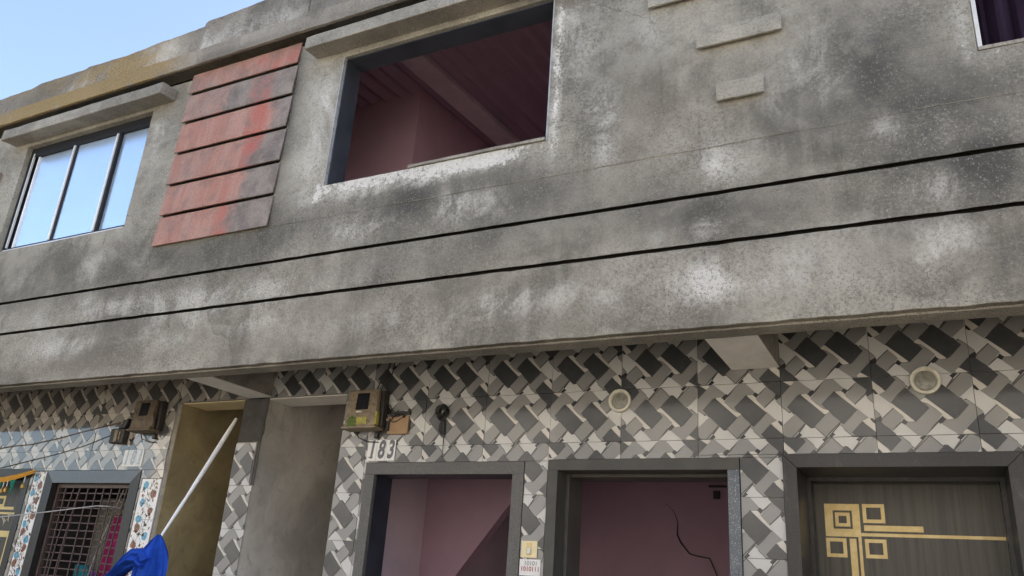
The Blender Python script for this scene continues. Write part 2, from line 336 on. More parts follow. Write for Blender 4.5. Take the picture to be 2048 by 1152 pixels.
def wall(name, mat, parent, x0, x1, z0, z1, y0, y1, holes=(), step=0.05, wave=0.003, chip=0.0, zt=None, stains=None, bevel=0.0, under=0.0, over=0.0):
    """a plastered wall with openings: fine front grid that carries waviness and stain values, plain back and reveals"""
    bx = sorted({x0, x1, *[h[0] for h in holes if x0 < h[0] < x1], *[h[1] for h in holes if x0 < h[1] < x1]})
    bz = sorted({z0, z1, *[h[2] for h in holes if z0 < h[2] < z1], *[h[3] for h in holes if z0 < h[3] < z1]})
    xs = refine(bx, step); zs = refine(bz, step)
    nx, nz = len(xs), len(zs)
    def solid(i, k):
        if i < 0 or k < 0 or i >= nx - 1 or k >= nz - 1: return False
        cx = (xs[i] + xs[i + 1]) / 2; cz = (zs[k] + zs[k + 1]) / 2
        return not any(h[0] < cx < h[1] and h[2] < cz < h[3] for h in holes)
    mb = MB(); ids = {}
    def vid(i, k, back):
        key = (i, k, back)
        if key not in ids:
            x, z, y = xs[i], zs[k], (y1 if back else y0)
            if not back:
                y += wave * (mnoise.noise((x * 1.7, z * 1.7, 3.1)) + 0.5 * mnoise.noise((x * 6, z * 6, 9.7)))
            if zt is not None and k == nz - 1: z = zt(x)
            if chip and k == 0: z += chip * (mnoise.noise((x * 9, 4.0, 0)) + 0.8 * mnoise.noise((x * 31, 8.0, 0)))
            if chip and k == nz - 1 and zt is None: z += 0.6 * chip * (mnoise.noise((x * 9, 14.0, 0)) + 0.8 * mnoise.noise((x * 31, 18.0, 0)))
            if back and k == 0: z += under
            if back and k == nz - 1: z -= over
            ids[key] = len(mb.v); mb.v.append((x, y, z))
        return ids[key]
    for i in range(nx - 1):
        for k in range(nz - 1):
            if not solid(i, k): continue
            mb.face([vid(i, k, 0), vid(i + 1, k, 0), vid(i + 1, k + 1, 0), vid(i, k + 1, 0)], 0, True)
            mb.face([vid(i, k, 1), vid(i, k + 1, 1), vid(i + 1, k + 1, 1), vid(i + 1, k, 1)])
            if not solid(i - 1, k): mb.face([vid(i, k, 0), vid(i, k + 1, 0), vid(i, k + 1, 1), vid(i, k, 1)])
            if not solid(i + 1, k): mb.face([vid(i + 1, k, 0), vid(i + 1, k, 1), vid(i + 1, k + 1, 1), vid(i + 1, k + 1, 0)])
            if not solid(i, k - 1): mb.face([vid(i, k, 0), vid(i, k, 1), vid(i + 1, k, 1), vid(i + 1, k, 0)])
            if not solid(i, k + 1): mb.face([vid(i, k + 1, 0), vid(i + 1, k + 1, 0), vid(i + 1, k + 1, 1), vid(i, k + 1, 1)])
    me = mb.mesh(name, mat)
    for an, lst in (stains or {}).items():
        a = me.attributes.new(an, 'FLOAT', 'POINT')
        a.data.foreach_set('value', [splat(lst, v.co.x, v.co.z, {'white': 1.08, 'dark': 1.6}.get(an, 1.0)) for v in me.vertices])
    o = link(name, me, parent)
    if bevel:
        md = o.modifiers.new('bevel', 'BEVEL'); md.width = bevel; md.segments = 2
        md.limit_method = 'ANGLE'; md.angle_limit = math.radians(50)
    return o

def text_mesh(txt, size, mat, bold=0.0, shear=0.0, depth=0.0):
    cu = bpy.data.curves.new('text', 'FONT')
    cu.body = txt; cu.size = size; cu.offset = bold; cu.shear = shear; cu.extrude = depth
    cu.align_x = 'CENTER'; cu.align_y = 'CENTER'
    t = bpy.data.objects.new('text', cu); C.objects.link(t)
    dg = bpy.context.evaluated_depsgraph_get()
    me = bpy.data.meshes.new_from_object(t.evaluated_get(dg))
    bpy.data.objects.remove(t); bpy.data.curves.remove(cu)
    # stand it up: text x -> x, text y -> z
    me.transform(Matrix(((1, 0, 0, 0), (0, 0, -1, 0), (0, 1, 0, 0), (0, 0, 0, 1))))
    me.materials.clear(); me.materials.append(mat)
    return me

def clip(poly, x0, x1, y0, y1):
    def cut(P, inside, inter):
        out = []
        for i in range(len(P)):
            a, b = P[i - 1], P[i]
            ia, ib = inside(a), inside(b)
            if ib:
                if not ia: out.append(inter(a, b))
                out.append(b)
            elif ia: out.append(inter(a, b))
        return out
    def lx(c): return lambda a, b: (c, a[1] + (b[1] - a[1]) * (c - a[0]) / (b[0] - a[0]))
    def ly(c): return lambda a, b: (a[0] + (b[0] - a[0]) * (c - a[1]) / (b[1] - a[1]), c)
    P = list(poly)
    for ins, it in ((lambda p: p[0] >= x0, lx(x0)), (lambda p: p[0] <= x1, lx(x1)),
                    (lambda p: p[1] >= y0, ly(y0)), (lambda p: p[1] <= y1, ly(y1))):
        if not P: return P
        P = cut(P, ins, it)
    out = []
    for p in P:
        if not out or abs(p[0] - out[-1][0]) + abs(p[1] - out[-1][1]) > 1e-6: out.append(p)
    if len(out) > 1 and abs(out[0][0] - out[-1][0]) + abs(out[0][1] - out[-1][1]) < 1e-6: out.pop()
    return out if len(out) >= 3 else []
# ------------------------------------------------------------------ materials
M_CEM = cement('weathered_cement_render')
M_CEM2 = cement('plain_cement', (0.33, 0.305, 0.255), attrs=False)
M_BLOCK = cement('block_cement', (0.37, 0.345, 0.285), attrs=False)
M_PAR = cement('parapet_cement', (0.30, 0.27, 0.225), attrs=True, ochre=True)
M_SOF = cement('soffit_plaster', (0.36, 0.33, 0.27), attrs=False, pale=0.3)
M_SHADE = plain('shade_dark_cement', (0.085, 0.075, 0.06), 0.95, 0.1, 0.25, 5, 0.3, 60)  # cement darkened to cut bounce light under the jetty and deepen recess shade
M_BEAM = plain('beam_whitewash', (0.90, 0.86, 0.78), 0.85, 0.2, 0.06, 7, 0.15, 70, grime=0.08)
M_BEAMS = plain('beam_side_cement', (0.27, 0.25, 0.215), 0.9, 0.2, 0.2, 6, 0.3, 70, grime=0.4)
M_PATCH = plain('dark_cement_patch', (0.082, 0.077, 0.072), 0.92, 0.2, 0.25, 9, 0.4, 60)
M_LINT = plain('lintel_whitewash', (0.86, 0.81, 0.72), 0.8, 0.2, 0.06, 5, 0.1, 60)
M_LINTY = plain('lintel_cream_paint', (0.82, 0.68, 0.40), 0.7, 0.3, 0.06, 5)

def passage_plaster(name, base, dark, stain):
    g = G(name, 0.88, 0.2)
    p = g.pos()
    big = g.noise(p, 2.2, 5, 0.6, 0.5); mid = g.noise(p, 9, 6, 0.65, 0.6)
    c = g.mix(g.step(big, 0.3, 0.7), tuple(x * 0.75 for x in base), tuple(x * 1.2 for x in base))
    c = g.mix(g.step(mid, 0.5, 0.78) * 0.5, c, dark)
    wet = g.step(g.noise(g.scale(p, (9, 2, 1.0)), 1.5, 5, 0.6), 0.5, 0.75)
    c = g.mix(wet * 0.35, c, stain)
    pit = g.step(g.noise(p, 48, 3, 0.6), 0.66, 0.72) * g.step(big, 0.5, 0.62)
    c = g.mix(pit * 0.8, c, (0.04, 0.04, 0.04))
    g.inp('Base Color', c)
    g.bump(mid * 0.8 + g.noise(p, 70, 3, 0.6) * 0.3, 0.35, 0.008)
    return g.m
M_GREYP = passage_plaster('grey_passage_plaster', (0.55, 0.52, 0.465), (0.21, 0.20, 0.18), (0.60, 0.56, 0.45))
M_BROWNP = passage_plaster('ochre_passage_plaster', (0.39, 0.32, 0.18), (0.17, 0.135, 0.07), (0.27, 0.205, 0.09))

def glaze(name, col, vary=0.05, coat=0.55, ior=1.55, crough=0.12):
    g = G(name, 0.3, 0.25)
    n = g.noise(g.pos(), 4.0, 4, 0.6)
    dust = g.step(g.noise(g.pos(), 14, 6, 0.7), 0.45, 0.8)
    c = g.mix(g.step(n, 0.3, 0.7), tuple(x * (1 - vary) for x in col), tuple(min(1, x * (1 + vary)) for x in col))
    c = g.mix(dust * 0.10, c, (0.30, 0.27, 0.22))
    g.inp('Base Color', c)
    g.inp('Roughness', 0.3)
    g.inp('Coat Weight', coat)
    g.inp('Coat IOR', ior)
    g.inp('Coat Roughness', g.step(dust, 0.0, 1.0, crough, crough + 0.06))
    return g.m
T_D = glaze('tile_print_charcoal', (0.055, 0.056, 0.057))
T_M = glaze('tile_print_taupe', (0.245, 0.24, 0.226))
T_L = glaze('tile_print_light', (0.53, 0.52, 0.49))
T_W = glaze('tile_print_edge', (0.58, 0.545, 0.48))
T_H = glaze('tile_print_gap', (0.030, 0.030, 0.032))
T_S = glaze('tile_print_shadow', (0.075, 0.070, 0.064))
TILE_MATS = [T_L, T_D, T_M, T_W, T_H, T_S]
# the left house has a glossier batch of the same tile
TILE_MATS_LEFT = [glaze(n + '_glossy', c, 0.05, 0.9, 1.75, 0.035) for n, c in (('tile_print_light', (0.52, 0.475, 0.405)), ('tile_print_charcoal', (0.088, 0.085, 0.08)),
                  ('tile_print_taupe', (0.285, 0.26, 0.222)), ('tile_print_edge', (0.53, 0.48, 0.41)), ('tile_print_gap', (0.03, 0.03, 0.03)), ('tile_print_shadow', (0.075, 0.07, 0.062)))]
M_GROUT = plain('tile_bed_cement', (0.16, 0.15, 0.135), 0.95, 0.1, 0.2, 12)

def granite(name, base, speck, rough=0.18, amount=0.5, coat=1.0):
    g = G(name, max(rough, 0.3), 0.3)
    p = g.pos()
    v = g.voro(p, 95); n = g.noise(p, 130, 4, 0.75)
    c = g.mix(g.step(n, 0.35, 0.65), tuple(x * 0.7 for x in base), tuple(x * 1.3 for x in base))
    c = g.mix(g.step(v + (n - 0.5) * 0.5, 0.30, 0.05) * amount, c, speck)
    scuff = g.step(g.noise(g.scale(p, (3, 3, 1)), 6, 6, 0.7), 0.55, 0.75)
    c = g.mix(scuff * 0.18, c, (0.30, 0.29, 0.27))
    g.inp('Base Color', c)
    g.inp('Coat Weight', coat * 0.5); g.inp('Coat Roughness', 0.12); g.inp('Coat IOR', 1.45)
    return g.m
M_GRAN = granite('charcoal_granite', (0.030, 0.028, 0.027), (0.06, 0.057, 0.055), 0.35, 0.5, 0.35)
M_GRANL = granite('cut_granite_grey', (0.115, 0.11, 0.10), (0.18, 0.175, 0.165), 0.5, 0.5, 0.15)
M_GRANB = granite('speckled_blue_granite', (0.085, 0.10, 0.118), (0.46, 0.52, 0.56), 0.2, 0.95)
M_GRANW = granite('slate_blue_granite', (0.045, 0.05, 0.058), (0.10, 0.11, 0.12), 0.12, 0.3, 2.0)
M_WOODF = plain('grey_painted_timber', (0.078, 0.074, 0.064), 0.5, 0.3, 0.15, 8, 0.06, 90)
M_NAVY = plain('navy_enamel_reveal', (0.030, 0.034, 0.048), 0.42, 0.5, 0.3, 7, 0.1, 30)
M_SLATE = plain('slate_paint_reveal', (0.05, 0.055, 0.068), 0.5, 0.4, 0.2, 6)
M_MAUVE = plain('mauve_distemper', (0.42, 0.275, 0.34), 0.8, 0.25, 0.06, 3, 0.05, 60)
M_MAUVE_LIT = plain('mauve_distemper_lit', (0.64, 0.52, 0.58), 0.8, 0.25, 0.06, 3, 0.05, 60)  # mauve paint lightened to stand for daylight on the left wall
M_ROSE = plain('rose_room_paint', (0.72, 0.45, 0.53), 0.8, 0.25, 0.06, 3, 0.05, 60)
M_ROOF = plain('maroon_roof_sheet', (0.50, 0.32, 0.41), 0.5, 0.4, 0.06, 3)
M_RBEAM = plain('maroon_roof_beam', (0.85, 0.68, 0.72), 0.7, 0.3, 0.1, 5)
M_CURT = plain('dark_plum_curtain', (0.030, 0.018, 0.034), 0.9, 0.1, 0.2, 8)
M_ALU = plain('silver_aluminium', (0.80, 0.80, 0.79), 0.4, 0.5, 0.06, 12, metal=0.25)
M_BRONZE = plain('dark_bronze_aluminium', (0.016, 0.016, 0.019), 0.55, 0.25, 0.2, 10)
M_ALUE = plain('weathered_angle', (0.40, 0.41, 0.41), 0.5, 0.4, 0.15, 14, grime=0.4)
M_ALUW = plain('chalky_white_aluminium', (0.62, 0.62, 0.60), 0.5, 0.4, 0.1, 14, grime=0.2)
g = G('reflective_window_glass', 0.03, 0.5)
g.inp('Base Color', g.mix(g.step(g.noise(g.pos(), 1.5, 3, 0.5), 0.3, 0.7), (0.62, 0.74, 0.87), (0.65, 0.77, 0.89)))
g.inp('Metallic', 0.7)
g.inp('Roughness', g.step(g.noise(g.pos(), 5, 6, 0.7), 0.4, 0.8, 0.20, 0.28))
g.bump(g.noise(g.pos(), 1.1, 2, 0.4), 0.04, 0.02)
M_GLASS = g.m

def red_board(i, x_end, stripe, wear):
    """old red emulsion rubbed off a cement board; x_end where the paint stops, stripe = last brush pass"""
    g = G('worn_red_paint', 0.88, 0.2)
    p = g.pos(); x, y, z = g.sep(p)
    mid = g.noise(p, 6, 6, 0.65, 0.3); fine = g.noise(p, 75, 4, 0.7); grain = g.noise(p, 190, 3, 0.7)
    st = g.noise(g.scale(p, (6, 6, 1)), 2, 5, 0.6)
    c = g.mix(g.step(mid, 0.35, 0.7), (0.31, 0.265, 0.23), (0.18, 0.15, 0.135))
    xx = x + (st - 0.5) * 0.10 + (fine - 0.5) * 0.05
    paint = g.step(xx + (mid - 0.5) * 0.3, x_end + 0.06, x_end - 0.06)
    worn = g.step(mid + (g.noise(p, 2.5, 4, 0.6, 0.5) - 0.5) * 0.7 + (fine - 0.5) * 0.6, 0.34 + wear, 0.60 + wear, 0.92, 0.38)
    pk = g.mix(g.step(st, 0.35, 0.65), (0.47, 0.27, 0.215), (0.42, 0.20, 0.155))
    c = g.mix(g.math('MULTIPLY', paint, worn, clamp=True), c, pk)
    for s0, s1, a in stripe:
        f = g.step(xx, s0 - 0.07, s0 + 0.03) * g.step(xx, s1 + 0.06, s1 - 0.03)
        c = g.mix(f * a * g.step(mid, 0.62, 0.40, 0.05, 0.8), c, (0.47, 0.115, 0.09))
    c = g.mix(g.step(fine + (grain - 0.5) * 0.9, 0.46, 0.24) * 0.65, c, (0.09, 0.07, 0.06))
    c = g.mix(g.step(fine + (grain - 0.5) * 0.9, 0.62, 0.84) * 0.3, c, (0.5, 0.42, 0.38))
    g.inp('Base Color', c)
    g.bump(fine * 0.7 + grain * 0.3 + mid * 0.3, 0.8, 0.008)
    return g.m

g = G('dark_veneer_door', 0.38, 0.45)
p = g.pos()
gr = g.noise(g.scale(p, (26, 26, 0.7)), 2.0, 6, 0.6, 0.2)
c = g.mix(g.step(gr, 0.32, 0.7), (0.028, 0.024, 0.017), (0.065, 0.058, 0.041))
c = g.mix(g.step(g.noise(g.scale(p, (5, 5, 0.5)), 2, 3, 0.5), 0.5, 0.75) * 0.5, c, (0.058, 0.064, 0.042))
g.inp('Base Color', c)
g.bump(gr, 0.1, 0.002)
M_DOOR = g.m
g = G('aged_gold_inlay', 0.38, 0.5)
p = g.pos()
c = g.mix(g.step(g.noise(p, 20, 5, 0.6), 0.35, 0.65), (0.52, 0.38, 0.15), (0.60, 0.47, 0.22))
c = g.mix(g.step(g.noise(g.scale(p, (12, 12, 90)), 2, 4, 0.7), 0.6, 0.78) * 0.55, c, (0.19, 0.12, 0.05))
g.inp('Base Color', c); g.inp('Metallic', 0.25)
M_GOLD = g.m

M_METER = plain('grimy_meter_case', (0.27, 0.215, 0.145), 0.55, 0.4, 0.2, 16, grime=0.65)
M_METER2 = plain('soot_brown_case', (0.15, 0.115, 0.075), 0.55, 0.4, 0.3, 16, grime=0.9)
M_METERD = plain('soot_black_case', (0.035, 0.030, 0.026), 0.5, 0.4, 0.3, 14)
M_LCD = plain('meter_window_dark', (0.018, 0.018, 0.022), 0.2, 0.5, 0.15, 10)
M_YEL = plain('yellow_meter_seal', (0.34, 0.31, 0.07), 0.55, 0.4, 0.35, 60, grime=0.3)
M_GRN = plain('green_mould', (0.11, 0.15, 0.045), 0.8, 0.2, 0.4, 70)
M_CARD = plain('brown_board', (0.36, 0.24, 0.14), 0.8, 0.25, 0.1, 12)
M_BLACK = plain('black_plastic', (0.013, 0.012, 0.012), 0.4, 0.5, 0.3, 20)
M_WIREB = plain('brown_wire_sheath', (0.12, 0.09, 0.065), 0.6, 0.4, 0.2, 20)
M_WIREG = plain('grey_cable_sheath', (0.42, 0.41, 0.40), 0.45, 0.4, 0.1, 20)
M_IVORY = plain('ivory_switch_plate', (0.78, 0.66, 0.38), 0.4, 0.5, 0.05, 20)
M_LAMP = plain('yellowed_lamp_rim', (0.62, 0.59, 0.48), 0.4, 0.45, 0.12, 25, grime=0.2)
M_DIFF = plain('dusty_lamp_glass', (0.23, 0.225, 0.185), 0.28, 0.5, 0.18, 40)
M_NUM = plain('white_number_tile', (0.70, 0.69, 0.65), 0.2, 0.6, 0.06, 30)
M_DIG = plain('dark_grey_digit', (0.085, 0.085, 0.088), 0.3, 0.5, 0.25, 60)
M_DIGB = plain('pale_blue_digit', (0.34, 0.42, 0.50), 0.3, 0.5, 0.15, 60)
M_STK = plain('white_sticker_paper', (0.78, 0.76, 0.72), 0.6, 0.3, 0.03, 30)
M_REDT = plain('faded_red_ink', (0.42, 0.15, 0.13), 0.7, 0.2, 0.35, 150)
M_GREYT = plain('faded_grey_ink', (0.30, 0.29, 0.28), 0.7, 0.2, 0.3, 150)
M_PVC = plain('white_pvc', (0.90, 0.89, 0.87), 0.35, 0.45, 0.06, 9)
M_BLUE = plain('royal_blue_cloth', (0.016, 0.065, 0.37), 0.9, 0.1, 0.2, 14, 0.9, 38)
M_LBLUE = plain('pale_blue_cloth', (0.30, 0.50, 0.62), 0.9, 0.1, 0.1, 20)
M_PEACH = plain('peach_lining', (0.72, 0.58, 0.50), 0.8, 0.2, 0.06, 20)
M_STEEL = plain('red_oxide_steel_bar', (0.075, 0.045, 0.040), 0.5, 0.5, 0.25, 25)
M_STEELF = plain('brown_steel_frame', (0.095, 0.070, 0.060), 0.5, 0.5, 0.15, 12)
M_BEIGE = plain('beige_cupboard', (0.42, 0.40, 0.34), 0.6, 0.3, 0.06, 6)
M_RED = plain('scarlet_cloth', (0.50, 0.025, 0.045), 0.85, 0.2, 0.15, 8)
M_PINK = plain('magenta_cloth', (0.42, 0.04, 0.17), 0.85, 0.2, 0.15, 8)
M_NAVYC = plain('navy_cloth', (0.035, 0.06, 0.13), 0.85, 0.2, 0.2, 8)
M_TEAL = plain('teal_cloth', (0.04, 0.30, 0.36), 0.85, 0.2, 0.15, 8)
M_PURP = plain('violet_cloth', (0.14, 0.05, 0.28), 0.85, 0.2, 0.15, 8)
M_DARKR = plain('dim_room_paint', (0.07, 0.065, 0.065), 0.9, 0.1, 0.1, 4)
M_ORANGE = plain('marigold_satin', (0.62, 0.30, 0.035), 0.55, 0.4, 0.12, 15)
M_GREEN = plain('green_pennant', (0.012, 0.16, 0.10), 0.8, 0.2, 0.15, 20)
M_BELL = plain('gilt_bell', (0.42, 0.27, 0.08), 0.4, 0.5, 0.15, 30, metal=0.4)
M_CREAM = plain('cream_painted_inlay', (0.66, 0.53, 0.22), 0.5, 0.4, 0.06, 14)
M_MOTIF = plain('pale_flower_print', (0.55, 0.50, 0.36), 0.6, 0.3, 0.2, 50)
M_FWHITE = glaze('white_floral_tile', (0.80, 0.79, 0.77), 0.02)
M_FBROWN = plain('print_russet', (0.24, 0.085, 0.040), 0.25, 0.5, 0.5, 90)
M_FBLUE = plain('print_sky_blue', (0.12, 0.36, 0.50), 0.25, 0.5, 0.3, 90)
M_FSTEM = plain('print_sepia_stem', (0.10, 0.065, 0.04), 0.25, 0.5, 0.3, 60)
M_FGREEN = plain('print_olive_leaf', (0.30, 0.28, 0.07), 0.25, 0.5, 0.3, 60)

M_OPPW = plain('sunlit_cream_paint', (0.72, 0.69, 0.63), 0.85, 0.2, 0.06, 1.2)
M_OPPG = plain('dim_window_glass', (0.03, 0.035, 0.04), 0.08, 0.5, 0.1, 3)

g = G('worn_street_asphalt', 0.9, 0.2)
p = g.pos()
c = g.mix(g.step(g.noise(p, 0.8, 6, 0.6), 0.3, 0.7), (0.075, 0.067, 0.055), (0.115, 0.102, 0.083))
c = g.mix(g.step(g.noise(p, 9, 6, 0.7), 0.5, 0.75) * 0.4, c, (0.045, 0.04, 0.033))
g.inp('Base Color', c)
g.bump(g.noise(p, 40, 5, 0.7), 0.4, 0.01)
M_STREET = g.m
# ------------------------------------------------------------------ the setting
street = MB(); street.poly([(-400, -400, STREET), (400, -400, STREET), (400, 400, STREET), (-400, 400, STREET)])
o = street.build('street', M_STREET); o['kind'] = 'structure'

# ------------------------------------------------------------------ the building
B = empty('terraced_building', (-3.0, 0.0, STREET), 'two storey terraced house of raw grey cement over a basketweave tiled ground floor', 'building')
FY = -0.78          # face of the jettied upper storey
LIP = -0.62         # back of its 16 cm wall
ZB = 1.22           # underside of the jetty
XL, XR = -10.5, 1.7
FLAKE = [(-3.1, 2.385, .35, .04, 1.0), (-2.5, 2.38, .45, .045, 1.0), (-2.1, 2.37, .3, .045, .9), (-1.73, 2.7, .045, .35, .8), (-1.73, 3.2, .04, .3, .7), (-3.41, 2.6, .03, .3, .8), (-3.40, 3.1, .02, .3, .6), (-3.3, 2.30, .3, .06, .5), (-2.3, 2.30, .5, .05, .5), (0.33, 2.44, .06, .08, .7), (0.5, 2.39, .2, .03, .6), (-5.28, 2.9, .02, .4, .4)]
ST = {'flake': FLAKE, 'white': WHITE, 'dark': DARK, 'brown': BROWN}
WINL = (-6.92, -5.31, 2.40, 3.43)
WINM = (-3.38, -1.775, 2.405, 3.415)
WINR = (0.36, 1.45, 2.415, 3.42)

# three cement bands with open grooves between them
wall('wall_band', M_CEM, B, XL, XR, ZB, 1.6305, FY, LIP, step=0.045, chip=0.006, stains=ST, bevel=0.002, over=0.06)
wall('wall_band', M_CEM, B, XL, XR, 1.650, 1.898, FY - 0.002, -0.68, step=0.045, chip=0.0035, stains=ST, bevel=0.001, under=0.06, over=0.06)
wall('upper_wall', M_CEM, B, XL, XR, 1.920, 3.622, FY, LIP, holes=(WINL, WINM, WINR, (-4.89, -3.815, 2.20, 3.60)), step=0.045, chip=0.003, stains=ST, bevel=0.001, under=0.08, over=0.08)
box('groove_backing', XL, XR, LIP + 0.001, LIP + 0.03, 3.50, 3.82, M_SHADE, B)  # slot below the ledge, backed in dark colour to read as shade
box('groove_backing', XL, XR, -0.678, LIP + 0.02, 1.55, 2.02, M_SHADE, B)  # groove backs coloured dark to deepen their shade
# hairline day joint across the render
mb = MB(); pts = []
x = -4.4
while x < XR:
    pts.append((x, FY - 0.0022, 2.172 + 0.006 * mnoise.noise((x * 3, 0, 0)) + 0.002 * mnoise.noise((x * 25, 5, 0)))); x += 0.03
mb.tube(pts, [0.0016 + 0.0016 * mnoise.noise((q[0] * 14, 2, 0)) for q in pts], 5)
mb.build('render_joint', M_CEM, B)

# parapet: three cast panels with an uneven top, and the ledge under them
PROF = [(-10.6, 4.08), (-7.66, 4.115), (-7.20, 4.12), (-7.06, 4.145), (-6.80, 4.135), (-6.42, 4.13), (-6.40, 4.15), (-5.9, 4.135), (-5.22, 4.158), (-4.945, 4.165), (-4.935, 4.196), (-4.3, 4.205), (-3.82, 4.22), (2, 4.33)]
def ptop(x):
    for (a, za), (b, zb) in zip(PROF[:-1], PROF[1:]):
        if a <= x <= b:
            z = za + (zb - za) * (x - a) / (b - a)
            return z + 0.006 * mnoise.noise((x * 4, 1.5, 0)) + 0.004 * mnoise.noise((x * 17, 2.5, 0))
    return 4.2
PST = {'white': [(-5.47, 4.03, .17, .09, 1.25), (-5.40, 3.95, .12, .08, 1.0), (-6.45, 3.98, .16, .05, .8), (-6.6, 3.95, .1, .04, .8), (-6.05, 4.0, .3, .06, .45), (-4.90, 3.93, .03, .12, .7), (-4.6, 3.97, .5, .09, .5), (-4.05, 3.95, .2, .12, .45), (-4.83, 3.88, .06, .06, .7)],
       'dark': [(-5.0, 4.05, .1, .15, .4), (-4.3, 4.1, .4, .06, .4), (-7.2, 3.95, .4, .08, .3), (-3.4, 4.0, .3, .2, .3)],
       'brown': [(-7.0, 4.0, .7, .15, .5)],
       'ochre': [(-5.75, 4.02, .38, .14, 1.0), (-6.3, 4.04, .5, .08, .75), (-7.0, 4.1, .5, .04, .5), (-6.0, 3.88, .9, .04, .5)]}
for a, b in ((XL, -4.945), (-4.942, -3.822), (-3.819, XR)):
    wall('parapet_panel', M_PAR, B, a, b, 3.8145, 4.05, FY + (0.012 if a < -9 else (0.002 if a < -4 else 0.008)), -0.66, step=0.03, wave=0.006, zt=ptop, stains=PST, bevel=0.006)
LST = {'white': [(-4.3, 3.76, .3, .05, .3)], 'dark': [(-4.3, 3.69, .8, .03, .3)], 'brown': [(-7.5, 3.7, .3, .1, .3)],
       'ochre': [(-6.9, 3.74, .6, .12, 1.3), (-6.1, 3.75, .6, .12, 1.4), (-5.45, 3.755, .32, .12, 1.3)]}
led = wall('cornice_ledge', M_PAR, B, XL, XR, 3.672, 3.812, -0.880, -0.852, step=0.035, wave=0.004, chip=0.004, stains=LST, bevel=0.004)
box('ledge_slab', XL, XR, -0.851, -0.655, 3.765, 3.8115, M_PAR, led)

# concrete hoods over the windows
def hood(x0, x1):
    mb = MB()
    n = 36
    prof = [(-0.93, 3.448), (-0.925, 3.55), (-0.90, 3.556), (-0.779, 3.560), (-0.779, 3.462)]
    rows = []
    for i in range(n + 1):
        x = x0 + (x1 - x0) * i / n
        r = []
        for (y, z) in prof:
            r.append((x, y + 0.004 * mnoise.noise((x * 5, z * 9, 1)), z + 0.004 * mnoise.noise((x * 6, y * 9, 7))))
        rows.append(r)
    b = 0; k = len(prof)
    mb.v = [p for r in rows for p in r]
    for i in range(n):
        for j in range(k):
            j2 = (j + 1) % k
            mb.face([i * k + j, i * k + j2, (i + 1) * k + j2, (i + 1) * k + j])
    mb.face(list(range(k))); mb.face([n * k + j for j in range(k)][::-1])
    mb.build('window_hood', M_CEM2, B, bevel=0.006)
hood(-7.10, -5.07)
hood(-3.63, -1.52)

# lapped red boards between the windows
zb_ = [3.672, 3.475, 3.215, 2.945, 2.675, 2.42, 2.172]
BRD = [(-3.75, [(-4.20, -3.98, .6), (-3.9, -3.8, .4)], 0.04), (-4.45, [(-4.20, -4.02, .75)], -0.06), (-3.95, [(-4.17, -4.02, .7)], 0.14), (-4.14, [(-4.15, -4.03, .95)], 0.08), (-4.12, [(-4.30, -4.24, .35)], 0.12), (-4.17, [(-4.27, -4.17, .55)], 0.10)]
for i in range(6):
    zt_, z0_ = zb_[i], zb_[i + 1]
    mb = MB()
    n = 24
    prof = [(-0.789, zt_ - 0.016), (-0.806, z0_), (-0.794, z0_), (-0.781, zt_ - 0.016)]
    x0, x1 = -4.905 + random.uniform(-.005, .005), -3.803
    for q in range(n + 1):
        x = x0 + (x1 - x0) * q / n
        for j, (y, z) in enumerate(prof):
            mb.v.append((x, y + (0.002 * mnoise.noise((x * 7, z * 7, i)) if j < 2 else 0), z + (0.002 * mnoise.noise((x * 8, i * 3.1, 0)) if j in (1, 2) else 0)))
    for q in range(n):
        for j in range(4):
            j2 = (j + 1) % 4
            mb.face([q * 4 + j, q * 4 + j2, q * 4 + 4 + j2, q * 4 + 4 + j])
    mb.face([0, 1, 2, 3]); mb.face([n * 4 + j for j in (3, 2, 1, 0)])
    mb.build('red_board', red_board(i, *BRD[i]), B, bevel=0.002)
box('board_backing', -4.95, -3.75, LIP - 0.0, LIP + 0.012, 2.15, 3.75, M_BEAMS, B)
# the next red board beyond the far window
MB().box(-8.3, -7.19, -0.81, -0.776, 3.0, 3.21).build('red_board', red_board(9, -7.2, [], 0.1), B, bevel=0.002)

# raised cement blocks in a stepped row
for x0, x1, z0, z1 in ((-1.175, -0.20, 3.115, 3.215), (-0.905, -0.468, 2.765, 2.868), (-0.807, -0.57, 2.415, 2.517)):
    rb = wall('raised_block', M_BLOCK, B, x0, x1, z0, z1, -0.816, -0.800, step=0.04, wave=0.002, chip=0.003, bevel=0.002)
    box('block_bed', x0 + .02, x1 - .02, -0.801, FY + 0.004, z0 + .05, z1 - .010, M_CEM2, rb)

# ---- windows of the upper storey
def window_lining(h, mat, t=0.02, y0=-0.765, y1=-0.60):
    x0, x1, z0, z1 = h
    mb = MB(); e = 0.003
    mb.box(x0 + e, x0 + t, y0, y1, z0 + t, z1 - t); mb.box(x1 - t, x1 - e, y0, y1, z0 + t, z1 - t)
    mb.box(x0 + e, x1 - e, y0, y1, z1 - t, z1 - e); mb.box(x0 + e, x1 - e, y0, y1, z0 + e, z0 + t)
    return mb
